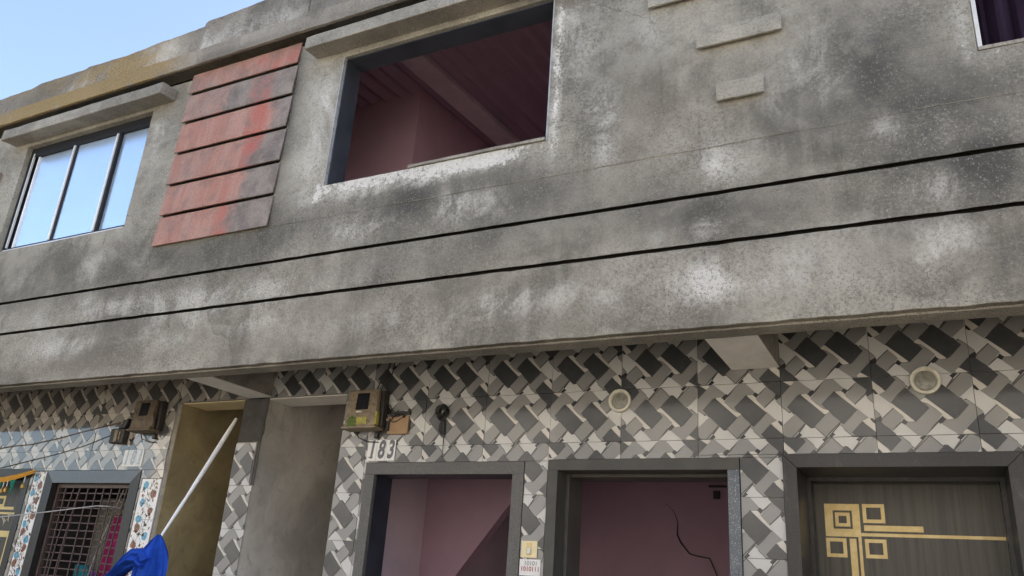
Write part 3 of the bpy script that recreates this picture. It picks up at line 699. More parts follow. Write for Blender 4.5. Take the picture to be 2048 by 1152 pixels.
# sliding window on the far left
w = window_lining(WINL, M_BRONZE, 0.05, -0.735, -0.60).build('sliding_window', M_BRONZE, B, bevel=0.002)
w['label'] = 'three pane sliding window with silver stiles mirroring the sky'
x0, x1, z0, z1 = WINL
MB().box(x0 + 0.05, x1 - 0.05, -0.735, -0.690, z1 - 0.09, z1 - 0.052).build('window_track', M_BRONZE, w)
box('window_stile', x0 + 0.053, x0 + 0.063, -0.742, -0.725, z0 + 0.055, z1 - 0.06, M_ALU, w)
for gx0, gx1, gy in ((-6.80, -6.29, -0.708), (-6.27, -5.74, -0.722), (-5.73, -5.36, -0.708)):
    box('pane', gx0, gx1, gy, gy + 0.006, z0 + 0.055, z1 - 0.092, M_GLASS, w)
for sx in (-6.285, -5.735):
    MB().box(sx - 0.004, sx + 0.022, -0.732, -0.695, z0 + 0.053, z1 - 0.09).build('window_stile', M_BRONZE, w, bevel=0.002)
    MB().box(sx - 0.026, sx - 0.004, -0.742, -0.70, z0 + 0.053, z1 - 0.09).build('window_stile', M_ALU, w, bevel=0.003)
MB().box(-6.815, -6.795, -0.722, -0.70, z0 + 0.053, z1 - 0.09).build('window_stile', M_ALU, w, bevel=0.002)
MB().box(x0 + 0.05, x1 - 0.05, -0.755, -0.60, z0 + 0.003, z0 + 0.025).build('window_sill', M_ALU, w, bevel=0.003)

# open hole in the middle: painted reveal, chipped sill, a thin metal angle
w = window_lining(WINM, M_SLATE, 0.012, -0.757, -0.605).build('window_reveal', M_SLATE, B)
x0, x1, z0, z1 = WINM
for ax in (x0, x1): box('edge_angle', ax - 0.004, ax + 0.004, -0.785, -0.757, z0, z1, M_ALUE, w)
wall('window_sill', M_CEM2, w, -2.72, x1 - 0.01, z0 + 0.004, z0 + 0.022, -0.79, -0.62, step=0.03, wave=0.006, chip=0.004)
# right-hand window with plum curtain
w = box('window_frame', WINR[0] + .003, WINR[0] + .022, -0.775, -0.66, WINR[2] + .02, WINR[3] - .003, M_ALUW, B, bevel=0.002)
wall('window_sill', M_CEM2, w, WINR[0] + .003, WINR[1], WINR[2] + .003, WINR[2] + .02, -0.783, -0.62, step=0.03, wave=0.006, chip=0.003)
mb = MB()
n = 60
for i in range(n + 1):
    x = 0.38 + 1.08 * i / n
    y = -0.60 + 0.03 * math.sin(i * 0.9) + 0.015 * math.sin(i * 2.3)
    mb.v += [(x, y, 2.30), (x, y, 3.60)]
for i in range(n): mb.face([2 * i, 2 * i + 2, 2 * i + 3, 2 * i + 1], 0, True)
tag(mb.build('window_curtain', M_CURT), 'dark plum curtain hanging behind the window cut by the right edge', 'curtain')

# ---- upper rooms and roof
box('upper_floor', XL, XR, LIP + 0.022, 6.0, 1.52, 1.60, M_ROSE, B)
box('room_wall', -6.2, -3.65, 0.50, 0.60, 1.602, 4.5, M_ROSE, B)
box('room_wall', -3.75, -3.652, 0.602, 5.9, 1.602, 4.8, M_ROSE, B)
box('room_wall', -6.25, -6.15, -0.598, 0.498, 1.602, 3.9, M_ROSE, B)
box('room_wall', -0.25, -0.15, -0.598, 5.9, 1.602, 4.8, M_ROSE, B)
box('back_wall', XL, XR, 5.9, 6.05, STREET, 4.9, M_MAUVE, B)
box('end_wall', XL - 0.15, XL - 0.002, FY, 6.0, STREET, 4.1, M_CEM2, B)
box('end_wall', XR + 0.002, XR + 0.15, FY, 6.0, STREET, 4.3, M_CEM2, B)
# corrugated sheets, one object each
def rz(y): return 3.985 + 0.092 * y
for s in range(12):
    xa = XL + s * (XR - XL) / 12; xb = XL + (s + 1) * (XR - XL) / 12 + 0.07
    mb = MB(); n = 42
    ys = [-0.66, 1.0, 3.0, 6.05]
    for i in range(n + 1):
        x = xa + (xb - xa) * i / n
        hgt = 0.024 * math.cos(x * 2 * math.pi / 0.146) + (0.006 if s % 2 else 0)
        for y in ys: mb.v.append((x, y, rz(y) + hgt))
    for i in range(n):
        for j in range(3): mb.face([i * 4 + j, i * 4 + 4 + j, i * 4 + 5 + j, i * 4 + 1 + j], 0, True)
    o = mb.build('roof_sheet', M_ROOF, B)
    md = o.modifiers.new('solid', 'SOLIDIFY'); md.thickness = 0.004
for xb, wd, hh in ((-3.37, 0.105, 0.05), (-0.75, 0.05, 0.06), (-1.9, 0.03, 0.045)):
    MB().prism([(-0.60, rz(-0.6) - hh - 0.03), (5.8, rz(5.8) - hh - 0.03), (5.8, rz(5.8) - 0.028), (-0.60, rz(-0.6) - 0.028)], 'x', xb - wd, xb + wd).build('roof_beam', M_RBEAM, B, bevel=0.006)

# ---- jetty: soffit slab, cross beams
box('soffit', XL, XR, LIP + 0.002, 0.25, 1.47, 1.518, M_SHADE, B)
box('shade_panel', XL, XR, LIP + 0.001, LIP + 0.006, 1.235, 1.468, M_SHADE, B)  # added dark panel, keeps bounce light off the upper tiles
for x0, x1 in ((-0.945, -0.69), (-4.50, -4.265)):
    cb = MB().box(x0, x1, LIP + 0.007, -0.002, ZB + 0.003, 1.469).build('cross_beam', M_BEAMS, B, bevel=0.006)
    box('beam_plaster', x0 + 0.002, x1 - 0.002, LIP + 0.009, -0.006, ZB - 0.002, ZB + 0.002, M_BEAM, cb)
mb = MB(); x = XL
while x < XR:      # pale plaster line under the jetty lip, ragged at the back
    x2 = min(XR, x + 0.06)
    ya = LIP + 0.012 * mnoise.noise((x * 11, 3, 0)); yb = LIP + 0.012 * mnoise.noise((x2 * 11, 3, 0))
    b = len(mb.v)
    for xx, yy in ((x, ya), (x2, yb)):
        mb.v += [(xx, -0.735 + 0.006 * mnoise.noise((xx * 8, 7, 0)), ZB - 0.009), (xx, yy, ZB - 0.009), (xx, yy, ZB + 0.01), (xx, -0.735, ZB + 0.01)]
    for q in ((0, 1, 5, 4), (1, 2, 6, 5), (0, 4, 7, 3)): mb.face([b + i for i in q])
    x = x2
mb.build('lip_plaster', M_SOF, B)

# ------------------------------------------------------------------ ground floor
TW, TH = 0.4435, 0.30
KIND = {'L': 0, 'D': 1, 'M': 2, 'W': 3, 'H': 4, 'S': 5}
RELIEF = {'D': 0.0042, 'M': 0.0028, 'W': 0.0036, 'H': 0.0004, 'S': 0.0011}
def tile_mesh(flip, cuts, mats=TILE_MATS):
    """one glazed tile with its basketweave relief, cut to the given rectangles (tile metres)"""
    mb = MB(); e = 0.0012
    for (x0, x1, z0, z1) in cuts:
        x0 += e; x1 -= e; z0 += e; z1 -= e
        if x1 - x0 < 0.004 or z1 - z0 < 0.004: continue
        mb.box(x0, x1, 0.0, 0.0105, z0, z1, 0)
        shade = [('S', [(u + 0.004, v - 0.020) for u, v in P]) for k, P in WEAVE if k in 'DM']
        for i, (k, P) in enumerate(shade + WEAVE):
            Q = [((1 - u if flip else u) * TW, (1 - v if flip else v) * TH) for u, v in P]
            Q = clip(Q, x0, x1, z0, z1)
            if not Q: continue
            y = -RELIEF[k] - i * 0.00003
            b = len(mb.v); n = len(Q)
            mb.v += [(a, y, c) for a, c in Q] + [(a, 0.0006, c) for a, c in Q]
            mb.face([b + j for j in range(n)], KIND[k])
            for j in range(n):
                j2 = (j + 1) % n
                mb.face([b + j, b + n + j, b + n + j2, b + j2], KIND[k])
    return mb.mesh('tile', mats) if mb.f else None

def minus(rects, h):
    out = []
    for (a, b, c, d) in rects:
        hx0, hx1, hz0, hz1 = h
        if hx1 <= a or hx0 >= b or hz1 <= c or hz0 >= d: out.append((a, b, c, d)); continue
        if hz1 < d: out.append((a, b, hz1, d))
        if hz0 > c: out.append((a, b, c, hz0))
        m0, m1 = max(c, hz0), min(d, hz1)
        if hx0 > a: out.append((a, hx0, m0, m1))
        if hx1 < b: out.append((hx1, b, m0, m1))
    return out

FULL = {(f, h): tile_mesh(f, [(0, TW, 0, TH)], TILE_MATS_LEFT if h else TILE_MATS) for f in (False, True) for h in (False, True)}
def lay_tiles(parent, x0, x1, z0, z1, holes, xs0, zs0, flips=None, y=-0.0105, seed=1, left=False):
    r = random.Random(seed)
    i0 = math.floor((x0 - xs0) / TW + 1e-6); i1 = math.ceil((x1 - xs0) / TW - 1e-6)
    k0 = math.floor((z0 - zs0) / TH + 1e-6); k1 = math.ceil((z1 - zs0) / TH - 1e-6)
    for i in range(i0, i1):
        for k in range(k0, k1):
            tx, tz = xs0 + i * TW, zs0 + k * TH
            flip = flips[(i, k)] if flips and (i, k) in flips else r.random() < 0.5
            rects = [(max(tx, x0), min(tx + TW, x1), max(tz, z0), min(tz + TH, z1))]
            for h in holes: rects = minus(rects, h)
            rects = [q for q in rects if q[1] - q[0] > 0.006 and q[3] - q[2] > 0.006]
            if not rects: continue
            for q in rects[1:]:
                me = tile_mesh(flip, [(q[0] - tx, q[1] - tx, q[2] - tz, q[3] - tz)], TILE_MATS_LEFT if left else TILE_MATS)
                if me is not None: link('tile', me, parent, (tx, y, tz))
            rects = rects[:1]
            whole = len(rects) == 1 and abs(rects[0][1] - rects[0][0] - TW) < 1e-5 and abs(rects[0][3] - rects[0][2] - TH) < 1e-5
            me = FULL[(flip, left)] if whole else tile_mesh(flip, [(a - tx, b - tx, c - tz, d - tz) for a, b, c, d in rects], TILE_MATS_LEFT if left else TILE_MATS)
            if me is None: continue
            o = link('tile', me, parent, (tx, y - r.uniform(0, 0.0012), tz))
            o.rotation_euler = (r.uniform(-.004, .004), 0, r.uniform(-.004, .004))

D1 = (-3.33, -2.17, -1.45, 0.735)
D2 = (-2.015, -0.915, -1.45, 0.742)
D3 = (-0.70, 0.36, -1.45, 0.757)
PR = (-4.31, -3.57, STREET, 1.212)       # passage beside no. 183
PL = (-5.185, -4.53, STREET, 1.212)      # passage of the left house
GW = (-6.605, -5.46, -0.75, 0.697)       # grilled window
DL = (-7.95, -6.815, -1.45, 0.712)       # far-left door
# right house wall
wr = wall('tiled_wall', M_GROUT, B, -4.265, XR, STREET, 1.469, 0.0, 0.20, holes=(PR, (-4.4, -4.31, STREET, 1.21), D1, D2, D3), step=3.0, wave=0)
FL = {(-2, 1): True, (-1, 1): False, (0, 1): False, (1, 1): True, (2, 1): True, (-2, 2): True, (-1, 2): False, (0, 2): True, (1, 2): True, (2, 2): True,
      (-3, 1): False, (-4, 1): False, (-5, 1): False, (-3, 2): False, (-4, 2): False, (-5, 2): False, (-6, 1): False, (-6, 2): False, (-7, 2): True, (-8, 2): True, (-1, 0): False, (-1, -1): False}
lay_tiles(wr, -3.57, XR, -1.40, 1.469, (D1, D2, D3), -0.69, 0.54, FL, seed=3)
lay_tiles(wr, -4.265, -3.572, 1.215, 1.469, (), -0.69, 0.54, FL, seed=4)
# left house wall
wl = wall('tiled_wall', M_GROUT, B, XL, -4.50, STREET, 1.469, 0.0, 0.20, holes=(PL, (-4.56, -4.4, STREET, 1.212), GW, DL), step=3.0, wave=0)
FRX = [(-5.443, -5.226, -0.75, 0.632), (-6.775, -6.612, -1.4, 0.69)]
lay_tiles(wl, XL, -5.226, -1.40, 1.469, (GW, DL, *FRX), -5.226 - 12 * TW, 0.853, None, seed=11, left=True)
lay_tiles(wl, -5.224, -4.502, 1.215, 1.469, (), -5.226, 0.853, None, seed=12, left=True)
# cement edge of the left tile wall, plastered reveal
box('wall_edge', -5.224, -5.186, -0.006, 0.0, STREET, 1.20, M_BEAMS, B)

# passages: side walls, lintels, back
def passage(xa, xb, mat, lint, depth):
    mbw = wall('passage_wall', mat, B, xa - 0.07, xa, STREET, 1.468, 0.203, depth, step=3, wave=0)
    box('passage_wall', xb, xb + 0.06, 0.203, depth, STREET, 1.468, mat, B)
    box('passage_wall', xa - 0.07, xb + 0.06, depth + 0.002, depth + 0.1, STREET, 1.468, mat, B)
    box('lintel', xa + 0.002, xb - 0.002, 0.004, 0.25, 1.205, 1.2105, lint, B)
    box('lintel', xa, xb, 0.203, 0.25, 1.212, 1.46, M_BEAMS, B)
passage(-4.31, -3.572, M_GREYP, M_LINT, 2.6)
passage(-5.185, -4.532, M_BROWNP, M_LINTY, 2.2)
# plaster skins on the reveals so the near edge matches the passage walls
box('reveal_plaster', -4.312, -4.308, 0.002, 0.2, STREET, 1.204, M_GREYP, B)
box('reveal_plaster', -5.187, -5.181, -0.004, 0.2, STREET, 1.204, M_BROWNP, B)

# party pillar between the passages: narrow tiles below, bare cement above
pil = box('pillar', -4.528, -4.312, 0.0, 0.202, STREET, 1.21, M_BEAMS, B)
NF = {(i, k): False for i in range(-2, 3) for k in range(-9, 3)}
lay_tiles(pil, -4.526, -4.335, 0.585, 0.885, (), -4.526 - 0.30 * TW, 0.585, NF, y=-0.012, seed=5)
lay_tiles(pil, -4.526, -4.306, -1.40, 0.584, (), -4.526 - 0.30 * TW, 0.585, NF, y=-0.012, seed=6)
mb = MB(); e = []
for i in range(25):
    z = 0.587 + i * 0.0265
    e.append((-4.300 + 0.012 * mnoise.noise((z * 9, 1, 0)) + (0.012 if z > 0.95 else 0), z))
mb.prism([(-4.334, 0.587), *e, (-4.334, e[-1][1])], 'y', -0.003, -0.0005)
mb.build('broken_plaster', M_PATCH, pil)
box('cement_patch', -4.526, -4.30, -0.008, -0.0005, 0.895, 1.208, M_PATCH, pil, bevel=0.01)

# ---- rooms behind the doors
box('ceiling', -3.50, XR, 0.203, 5.9, 1.42, 1.468, M_MAUVE, B)
box('floor', XL, XR, 0.0, 5.9, STREET, -1.452, M_CEM2, B)
box('room_wall', -3.1, XR, 2.50, 2.60, -1.45, 1.419, M_MAUVE, B)
box('room_wall', -3.508, -3.50, 0.204, 5.8, -1.45, 1.419, M_MAUVE_LIT, B)
# side of the stair flight inside no. 183
MB().prism([(-3.499, -0.31), (-3.187, 0.085), (-2.73, 0.663), (-2.13, 1.419), (-3.499, 1.419)], 'y', 1.0, 1.09).build('stair_side', M_MAUVE, B)
box('room_wall', -0.85, -0.80, 0.47, 2.498, -1.45, 1.419, M_MAUVE, B)
# left house room
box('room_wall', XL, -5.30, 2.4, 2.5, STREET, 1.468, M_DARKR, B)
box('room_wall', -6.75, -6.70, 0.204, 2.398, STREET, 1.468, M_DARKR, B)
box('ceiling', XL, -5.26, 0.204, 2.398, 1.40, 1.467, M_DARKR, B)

# ---- door and window surrounds
def surround(name, op, wf, y0, y1, mats, label=None, mitre=True, top_only=False):
    """stone surround: head and two jambs, mitred"""
    x0, x1, z0, z1 = op
    root = MB().prism([(x0, z1), (x0 + wf, z1 - wf), (x1 - wf, z1 - wf), (x1, z1)] if mitre else [(x0, z1), (x0, z1 - wf), (x1, z1 - wf), (x1, z1)], 'y', y0, y1).build(name, mats[0], B, bevel=0.0015)
    e = 0.0008 if mitre else 0.0
    zt = z1 - (0 if mitre else wf)
    MB().prism([(x0, z0), (x0 + wf, z0), (x0 + wf, z1 - wf - e), (x0, zt - e)], 'y', y0, y1).build('jamb', mats[1], root, bevel=0.0015)
    MB().prism([(x1, z0), (x1 - wf, z0), (x1 - wf, z1 - wf - e), (x1, zt - e)], 'y', y0, y1).build('jamb', mats[2], root, bevel=0.0015)
    if label: root['label'] = label
    return root
def reveal(root, op, wf, y0, y1, mat, t=0.012):
    x0, x1, z0, z1 = op[0] + wf, op[1] - wf, op[2], op[3] - wf
    MB().box(x0 - t, x0, y0, y1, z0, z1).box(x1, x1 + t, y0, y1, z0, z1).box(x0 - t, x1 + t, y0, y1, z1, z1 + t).build('reveal', mat, root)
E0 = 0.002
def shrink(o, e=E0): return (o[0] + e, o[1] - e, o[2], o[3] - e)
s1 = surround('door_surround', shrink(D1), 0.075, -0.022, 0.008, (M_GRANL,) * 3, 'cut grey stone surround of the doorway below the house number', mitre=False)
reveal(s1, shrink(D1), 0.075, 0.0085, 0.185, M_NAVY, 0.05)
s2 = surround('door_surround', shrink(D2), 0.062, -0.028, 0.03, (M_WOODF, M_WOODF, M_GRANB), 'grey timber surround with one speckled blue granite jamb', mitre=False)
reveal(s2, shrink(D2), 0.062, 0.031, 0.13, M_WOODF, 0.03)
# rebated inner timber of door two
x0, x1, z1 = D2[0] + 0.064, D2[1] - 0.064, D2[3] - 0.064
MB().box(x0, x0 + 0.022, 0.10, 0.30, -1.45, z1).build('door_stop', M_WOODF, s2, bevel=0.003)
MB().box(x0 + 0.023, x1, 0.11, 0.30, z1 - 0.02, z1).build('door_stop', M_WOODF, s2, bevel=0.003)
s3 = surround('door_surround', shrink(D3), 0.068, -0.03, 0.03, (M_GRAN,) * 3, 'polished charcoal surround of the closed door with gold inlay')
reveal(s3, shrink(D3), 0.068, 0.031, 0.47, M_GRAN, 0.03)
x0, x1, z1 = D3[0] + 0.07, D3[1] - 0.07, D3[3] - 0.07
MB().box(x0, x0 + 0.02, 0.30, 0.418, -1.45, z1).box(x1 - 0.02, x1, 0.30, 0.418, -1.45, z1).box(x0 + 0.02, x1 - 0.02, 0.30, 0.418, z1 - 0.02, z1).build('door_stop', M_GRAN, s3)
# closed door with gold inlay
door = box('door', x0 + 0.001, x1 - 0.001, 0.42, 0.46, -1.44, z1 - 0.001, M_DOOR, B, bevel=0.002)
def inlay(x0, x1, z0, z1, par, y=0.4188, mat=M_GOLD, ring=0.0, t=0.0025):
    mb = MB()
    if ring:
        r = ring
        mb.box(x0, x0 + r, y, y + t, z0, z1); mb.box(x1 - r, x1, y, y + t, z0, z1)
        mb.box(x0 + r, x1 - r, y, y + t, z0, z0 + r); mb.box(x0 + r, x1 - r, y, y + t, z1 - r, z1)
    else: mb.box(x0, x1, y, y + t, z0, z1)
    return mb.build('gold_inlay', mat, par)
mb = MB()
for q in ((-.564, -.523, .394, .563), (-.427, -.389, .394, .563), (-.523, -.427, .394, .434), (-.523, -.427, .529, .563)):
    mb.box(q[0], q[1], 0.4188, 0.4213, q[2], q[3])
mb.build('gold_inlay', M_GOLD, door)
inlay(-.512, -.438, .446, .518, door, ring=.017)
inlay(-.374, -.267, .467, .564, door, ring=.018)
inlay(-.565, -.464, .289, .386, door, ring=.018)
inlay(-.374, -.271, .290, .385, door, ring=.018)
inlay(-.372, -.092, .426, .455, door)
inlay(-.3885, .268, .399, .415, door)
inlay(-.448, -.415, -.60, .385, door)
inlay(-.404, -.389, -.60, .3935, door)

# ------------------------------------------------------------------ the block across the street (mirrored in the glazed tiles, throws back the sunlight)
OPP = empty('opposite_building', (-2.0, -9.6, STREET), 'cream painted block across the street, mirrored in the glazed tiles', 'building')
OY = -9.6
ow = [(-15.6 + 3.1 * i, -14.3 + 3.1 * i, 1.9, 3.2) for i in range(9)] + [(-15.6 + 3.1 * i, -14.3 + 3.1 * i, -0.6, 0.6) for i in range(9) if i % 3]
od = [(-15.4 + 3.1 * i, -14.5 + 3.1 * i, STREET, 0.55) for i in range(0, 9, 3)]
wall('wall', M_OPPW, OPP, -17.0, 12.6, STREET, 4.3, OY - 0.25, OY, holes=ow + od, step=4.0, wave=0)
box('roof', -17.0, 12.6, OY - 7.0, OY - 0.252, 4.0, 4.2, M_CEM2, OPP)
box('back_wall', -17.0, 12.6, OY - 7.2, OY - 7.0, STREET, 4.3, M_OPPW, OPP)
box('end_wall', -17.2, -17.002, OY - 7.2, OY, STREET, 4.3, M_OPPW, OPP)
box('end_wall', 12.602, 12.8, OY - 7.2, OY, STREET, 4.3, M_OPPW, OPP)
box('string_course', -17.0, 12.6, OY + 0.002, OY + 0.12, 1.25, 1.45, M_LINT, OPP)
for a, b, c, d in ow:
    f = MB().box(a + .003, a + .06, OY - .16, OY - .06, c + .003, d - .003).box(b - .06, b - .003, OY - .16, OY - .06, c + .003, d - .003).box(a + .06, b - .06, OY - .16, OY - .06, d - .06, d - .003).box(a + .06, b - .06, OY - .16, OY - .06, c + .003, c + .06).box((a + b) / 2 - .03, (a + b) / 2 + .03, OY - .15, OY - .07, c + .06, d - .06).build('window', M_STEELF, OPP)
    box('pane', a + .06, b - .06, OY - .12, OY - .11, c + .06, d - .06, M_OPPG, f)
for a, b, c, d in od:
    box('door', a + .003, b - .003, OY - .18, OY - .13, c, d - .003, M_DOOR, OPP)
# ---- left house: grilled window, floral tiles, door
s4 = surround('window_surround', shrink(GW), 0.10, -0.02, 0.03, (M_GRANW, M_GRAN, M_GRAN), 'polished slate surround of the grilled window')
gx0, gx1, gz1, gz0 = GW[0] + 0.104, GW[1] - 0.104, GW[3] - 0.104, -0.75
gr = MB().box(gx0, gx0 + 0.022, 0.035, 0.07, gz0, gz1).box(gx1 - 0.022, gx1, 0.035, 0.07, gz0, gz1).box(gx0 + 0.022, gx1 - 0.022, 0.035, 0.07, gz1 - 0.03, gz1).build('window_grille', M_STEELF, B, bevel=0.002)
gr['label'] = 'reddish brown steel grille of the left house'
z = gz1 - 0.075
while z > gz0:
    MB().box(gx0 + 0.022, gx1 - 0.022, 0.048, 0.054, z, z + 0.009).build('grille_bar', M_STEEL, gr)
    z -= 0.058
for i, (xa, bow) in enumerate(((-6.40, .0), (-6.30, -.06), (-6.22, -.06), (-6.12, .0), (-6.02, .0), (-5.93, .0), (-5.84, .0), (-5.74, -.05), (-5.66, -.05))):
    pts = []
    for k in range(15):
        t = k / 14
        pts.append((xa + bow * math.sin(t * math.pi * 0.9), 0.044, gz1 - 0.03 - t * (gz1 - gz0 - 0.05)))
    MB().tube(pts, 0.006, 6).build('grille_bar', M_STEEL, gr)
# sloping steel strut and hinge plates behind the bars
MB().tube([(-6.30, 0.10, 0.56), (-6.33, 0.10, 0.2), (-6.36, 0.10, -0.5)], 0.011, 6).build('grille_bar', M_STEEL, gr)

fl_i = 0
def floral(strip, x0, x1, z0, z1, seed):
    r = random.Random(seed); k = z1
    bed = box('floral_border', x0, x1, -0.003, 0.0, z0, z1, M_GROUT, B)
    bed['label'] = 'white border tiles printed with russet and blue flowers'
    while k > z0 + 0.02:
        za = max(z0, k - 0.30)
        MB().box(x0 + 0.001, x1 - 0.001, -0.0125, -0.0032, za + 0.001, k - 0.001).build('floral_tile', M_FWHITE, bed, bevel=0.001)
        k = za
    w = x1 - x0; y = -0.0133
    def blob(cx, cz, rad, n, mb, wob=0.3, yy=y):
        ph = r.uniform(0, 6.28)
        mb.poly([(cx + rad * math.cos(ph + 6.283 * q / n) * (1 + r.uniform(-wob, wob)), yy, cz + rad * 1.15 * math.sin(ph + 6.283 * q / n) * (1 + r.uniform(-wob, wob))) for q in range(n)])
    mbs = {'b': MB(), 'u': MB(), 's': MB(), 'g': MB()}
    z = z1 - 0.03; side = 1; j = 0
    stem = []
    while z > z0 + 0.03:
        cx = (x0 + x1) / 2
        stem.append((cx + side * 0.10 * w, z))
        fm = MB(); blob(cx - side * 0.24 * w, z - 0.02, 0.029, 9, fm, 0.28)
        link('russet_flower' if j % 2 else 'blue_flower', fm.mesh('flower', M_FBROWN if j % 2 else M_FBLUE, False), bed)
        if j % 2:
            blob(cx - side * 0.24 * w + 0.008, z - 0.012, 0.012, 7, mbs['s'], 0.3, y - 0.0004)
        for _ in range(7):
            a = r.uniform(0, 6.28); rr = r.uniform(0.015, 0.05)
            blob(cx + side * 0.2 * w + rr * math.cos(a), z + rr * math.sin(a) - 0.02, r.uniform(.005, .011), 6, mbs[r.choice('bssg')], 0.4)
        for _ in range(6):
            px, pz = cx + r.uniform(-.3, .3) * w, z + r.uniform(-.05, .03)
            L = r.uniform(.02, .045); a = r.uniform(.6, 2.6); t = 0.0022
            q = (px + L * math.cos(a), pz + L * math.sin(a)); nx, nz = -math.sin(a) * t, math.cos(a) * t
            mid = ((px + q[0]) / 2 + nx * 4, (pz + q[1]) / 2 + nz * 4)
            mbs['s'].poly([(px - nx, y - .0002, pz - nz), (px + nx, y - .0002, pz + nz), (mid[0] + nx, y - .0002, mid[1] + nz), (q[0], y - .0002, q[1]), (mid[0] - nx, y - .0002, mid[1] - nz)])
        z -= 0.062; j += 1
        if j % 1 == 0: side = -side if r.random() < 0.8 else side
    for (ax, az), (bx_, bz) in zip(stem[:-1], stem[1:]):
        n = 6
        for q in range(n):
            t0, t1 = q / n, (q + 1) / n
            f = lambda t: (ax + (bx_ - ax) * (3 * t * t - 2 * t ** 3), az + (bz - az) * t)
            p0, p1 = f(t0), f(t1)
            mbs['s'].poly([(p0[0] - .0016, y + .0002, p0[1]), (p0[0] + .0016, y + .0002, p0[1]), (p1[0] + .0016, y + .0002, p1[1]), (p1[0] - .0016, y + .0002, p1[1])])
    for key, nm, mt in (('b', 'bud_print', M_FBROWN), ('u', 'blue_flower_print', M_FBLUE), ('s', 'stem_print', M_FSTEM), ('g', 'leaf_print', M_FGREEN)):
        if mbs[key].f:
            link(nm, mbs[key].mesh(nm, mt, False), bed)['kind'] = 'stuff'
floral('right', -5.438, -5.230, -0.75, 0.630, 5)
floral('left', -6.770, -6.617, -1.40, 0.688, 9)

s5 = surround('door_surround', shrink(DL), 0.075, -0.02, 0.03, (M_GRAN,) * 3, 'charcoal surround of the door at the far left edge')
ld = box('door', DL[0] + 0.08, DL[1] - 0.08, 0.05, 0.09, -1.44, DL[3] - 0.08, M_DOOR, B, bevel=0.002)
ld['label'] = 'dark left-edge door with cream panel and gold bars'
Y = 0.0488
inlay(-7.30, -7.175, .40, .492, ld, Y, M_CREAM, ring=.022)
inlay(-7.60, -7.03, .378, .402, ld, Y, M_CREAM)
inlay(-7.60, -6.955, .340, .356, ld, Y, M_CREAM)
inlay(-7.5, -6.965, -.70, .205, ld, Y, M_CREAM, ring=.05)
mb = MB(); r = random.Random(4)
for k in range(9):
    a = r.uniform(.8, 2.2); cx, cz = -7.08 + r.uniform(-.05, .05), 0.27 + r.uniform(-.05, .05); L = r.uniform(.02, .06)
    mb.poly([(cx, Y - .0003 * k - .001, cz), (cx + L * math.cos(a) + .008, Y - .0003 * k - .001, cz + L * math.sin(a)), (cx + L * 1.2 * math.cos(a), Y - .0003 * k - .001, cz + L * 1.3 * math.sin(a)), (cx + L * math.cos(a) - .01, Y - .0003 * k - .001, cz + L * .8 * math.sin(a))])
link('flower_motif', mb.mesh('flower_motif', M_MOTIF, False), ld)

# ---- festoon over the far-left door
t = empty('door_festoon', (-7.2, -0.05, 0.60), 'marigold coloured door festoon with green pennants over the far left door', 'festoon')
mb = MB(); n = 30
for i in range(n + 1):
    s = i / n; x = -7.95 + 1.235 * s
    z = 0.712 - 0.075 * math.sin(math.pi * (1 - s) * 0.93) - 0.012
    h = 0.045 * (0.55 + 0.45 * math.sin(math.pi * min(1, (1 - s) * 3 + .1) / 2))
    for yy, zz in ((-0.052, z), (-0.064, z - h * .5), (-0.052, z - h), (-0.042, z - h * .5)): mb.v.append((x, yy, zz))
for i in range(n):
    for j in range(4): mb.face([i * 4 + j, i * 4 + (j + 1) % 4, i * 4 + 4 + (j + 1) % 4, i * 4 + 4 + j], 0, True)
mb.face([0, 1, 2, 3]); mb.face([n * 4 + j for j in (3, 2, 1, 0)])
mb.build('festoon_band', M_ORANGE, t)
for x in (-7.72, -7.52, -7.32, -7.16, -6.98):
    z = 0.712 - 0.075 * math.sin(math.pi * ((-6.715 - x) / 1.235) * 0.93) - 0.052
    MB().prism([(x - .035, z), (x + .035, z), (x + .012, z - .13)], 'y', -0.054, -0.050).build('pennant', M_GREEN, t)
for x in (-7.62, -7.42, -7.10, -7.05, -6.83):
    z = 0.712 - 0.075 * math.sin(math.pi * ((-6.715 - x) / 1.235) * 0.93) - 0.05
    o = MB().tube([(x, -0.05, z), (x, -0.05, z - .06)], .0035, 6).build('bell_cord', M_PVC, t)
    MB().tube([(x, -0.05, z - .05), (x, -.05, z - .06), (x, -.05, z - .075), (x, -.05, z - .095), (x, -.05, z - .102)], [.004, .012, .017, .015, .004], 10).build('bell', M_BELL, t)

# ---- things seen inside the grilled room
def drape(name, mat, x0, x1, z0, z1, y, label, cat='cloth', folds=5, amp=0.02, seed=0):
    mb = MB(); n = 40; m = 8
    for i in range(n + 1):
        for k in range(m + 1):
            s = i / n; q = k / m
            xx = x0 + (x1 - x0) * s + 0.01 * math.sin(q * 3 + s * 9 + seed)
            mb.v.append((xx, y + amp * math.sin(s * folds * 6.283 + seed) * (0.4 + 0.6 * (1 - q)) + 0.01 * math.sin(q * 5 + seed), z0 + (z1 - z0) * q + 0.012 * math.sin(s * 7 + seed) * (1 - q)))
    for i in range(n):
        for k in range(m): mb.face([i * (m + 1) + k, (i + 1) * (m + 1) + k, (i + 1) * (m + 1) + k + 1, i * (m + 1) + k + 1], 0, True)
    o = mb.build(name, mat)
    md = o.modifiers.new('solid', 'SOLIDIFY'); md.thickness = 0.004
    return tag(o, label, cat)
t = empty('cupboard', (-6.55, 0.75, STREET), 'beige steel cupboard standing inside the grilled window', 'cupboard')
MB().box(-6.69, -6.38, 0.62, 0.95, -1.4, 0.55).build('cupboard_body', M_BEIGE, t, bevel=0.006)
MB().box(-6.68, -6.54, 0.606, 0.619, -1.35, 0.53).build('cupboard_door', M_BEIGE, t, bevel=0.004)
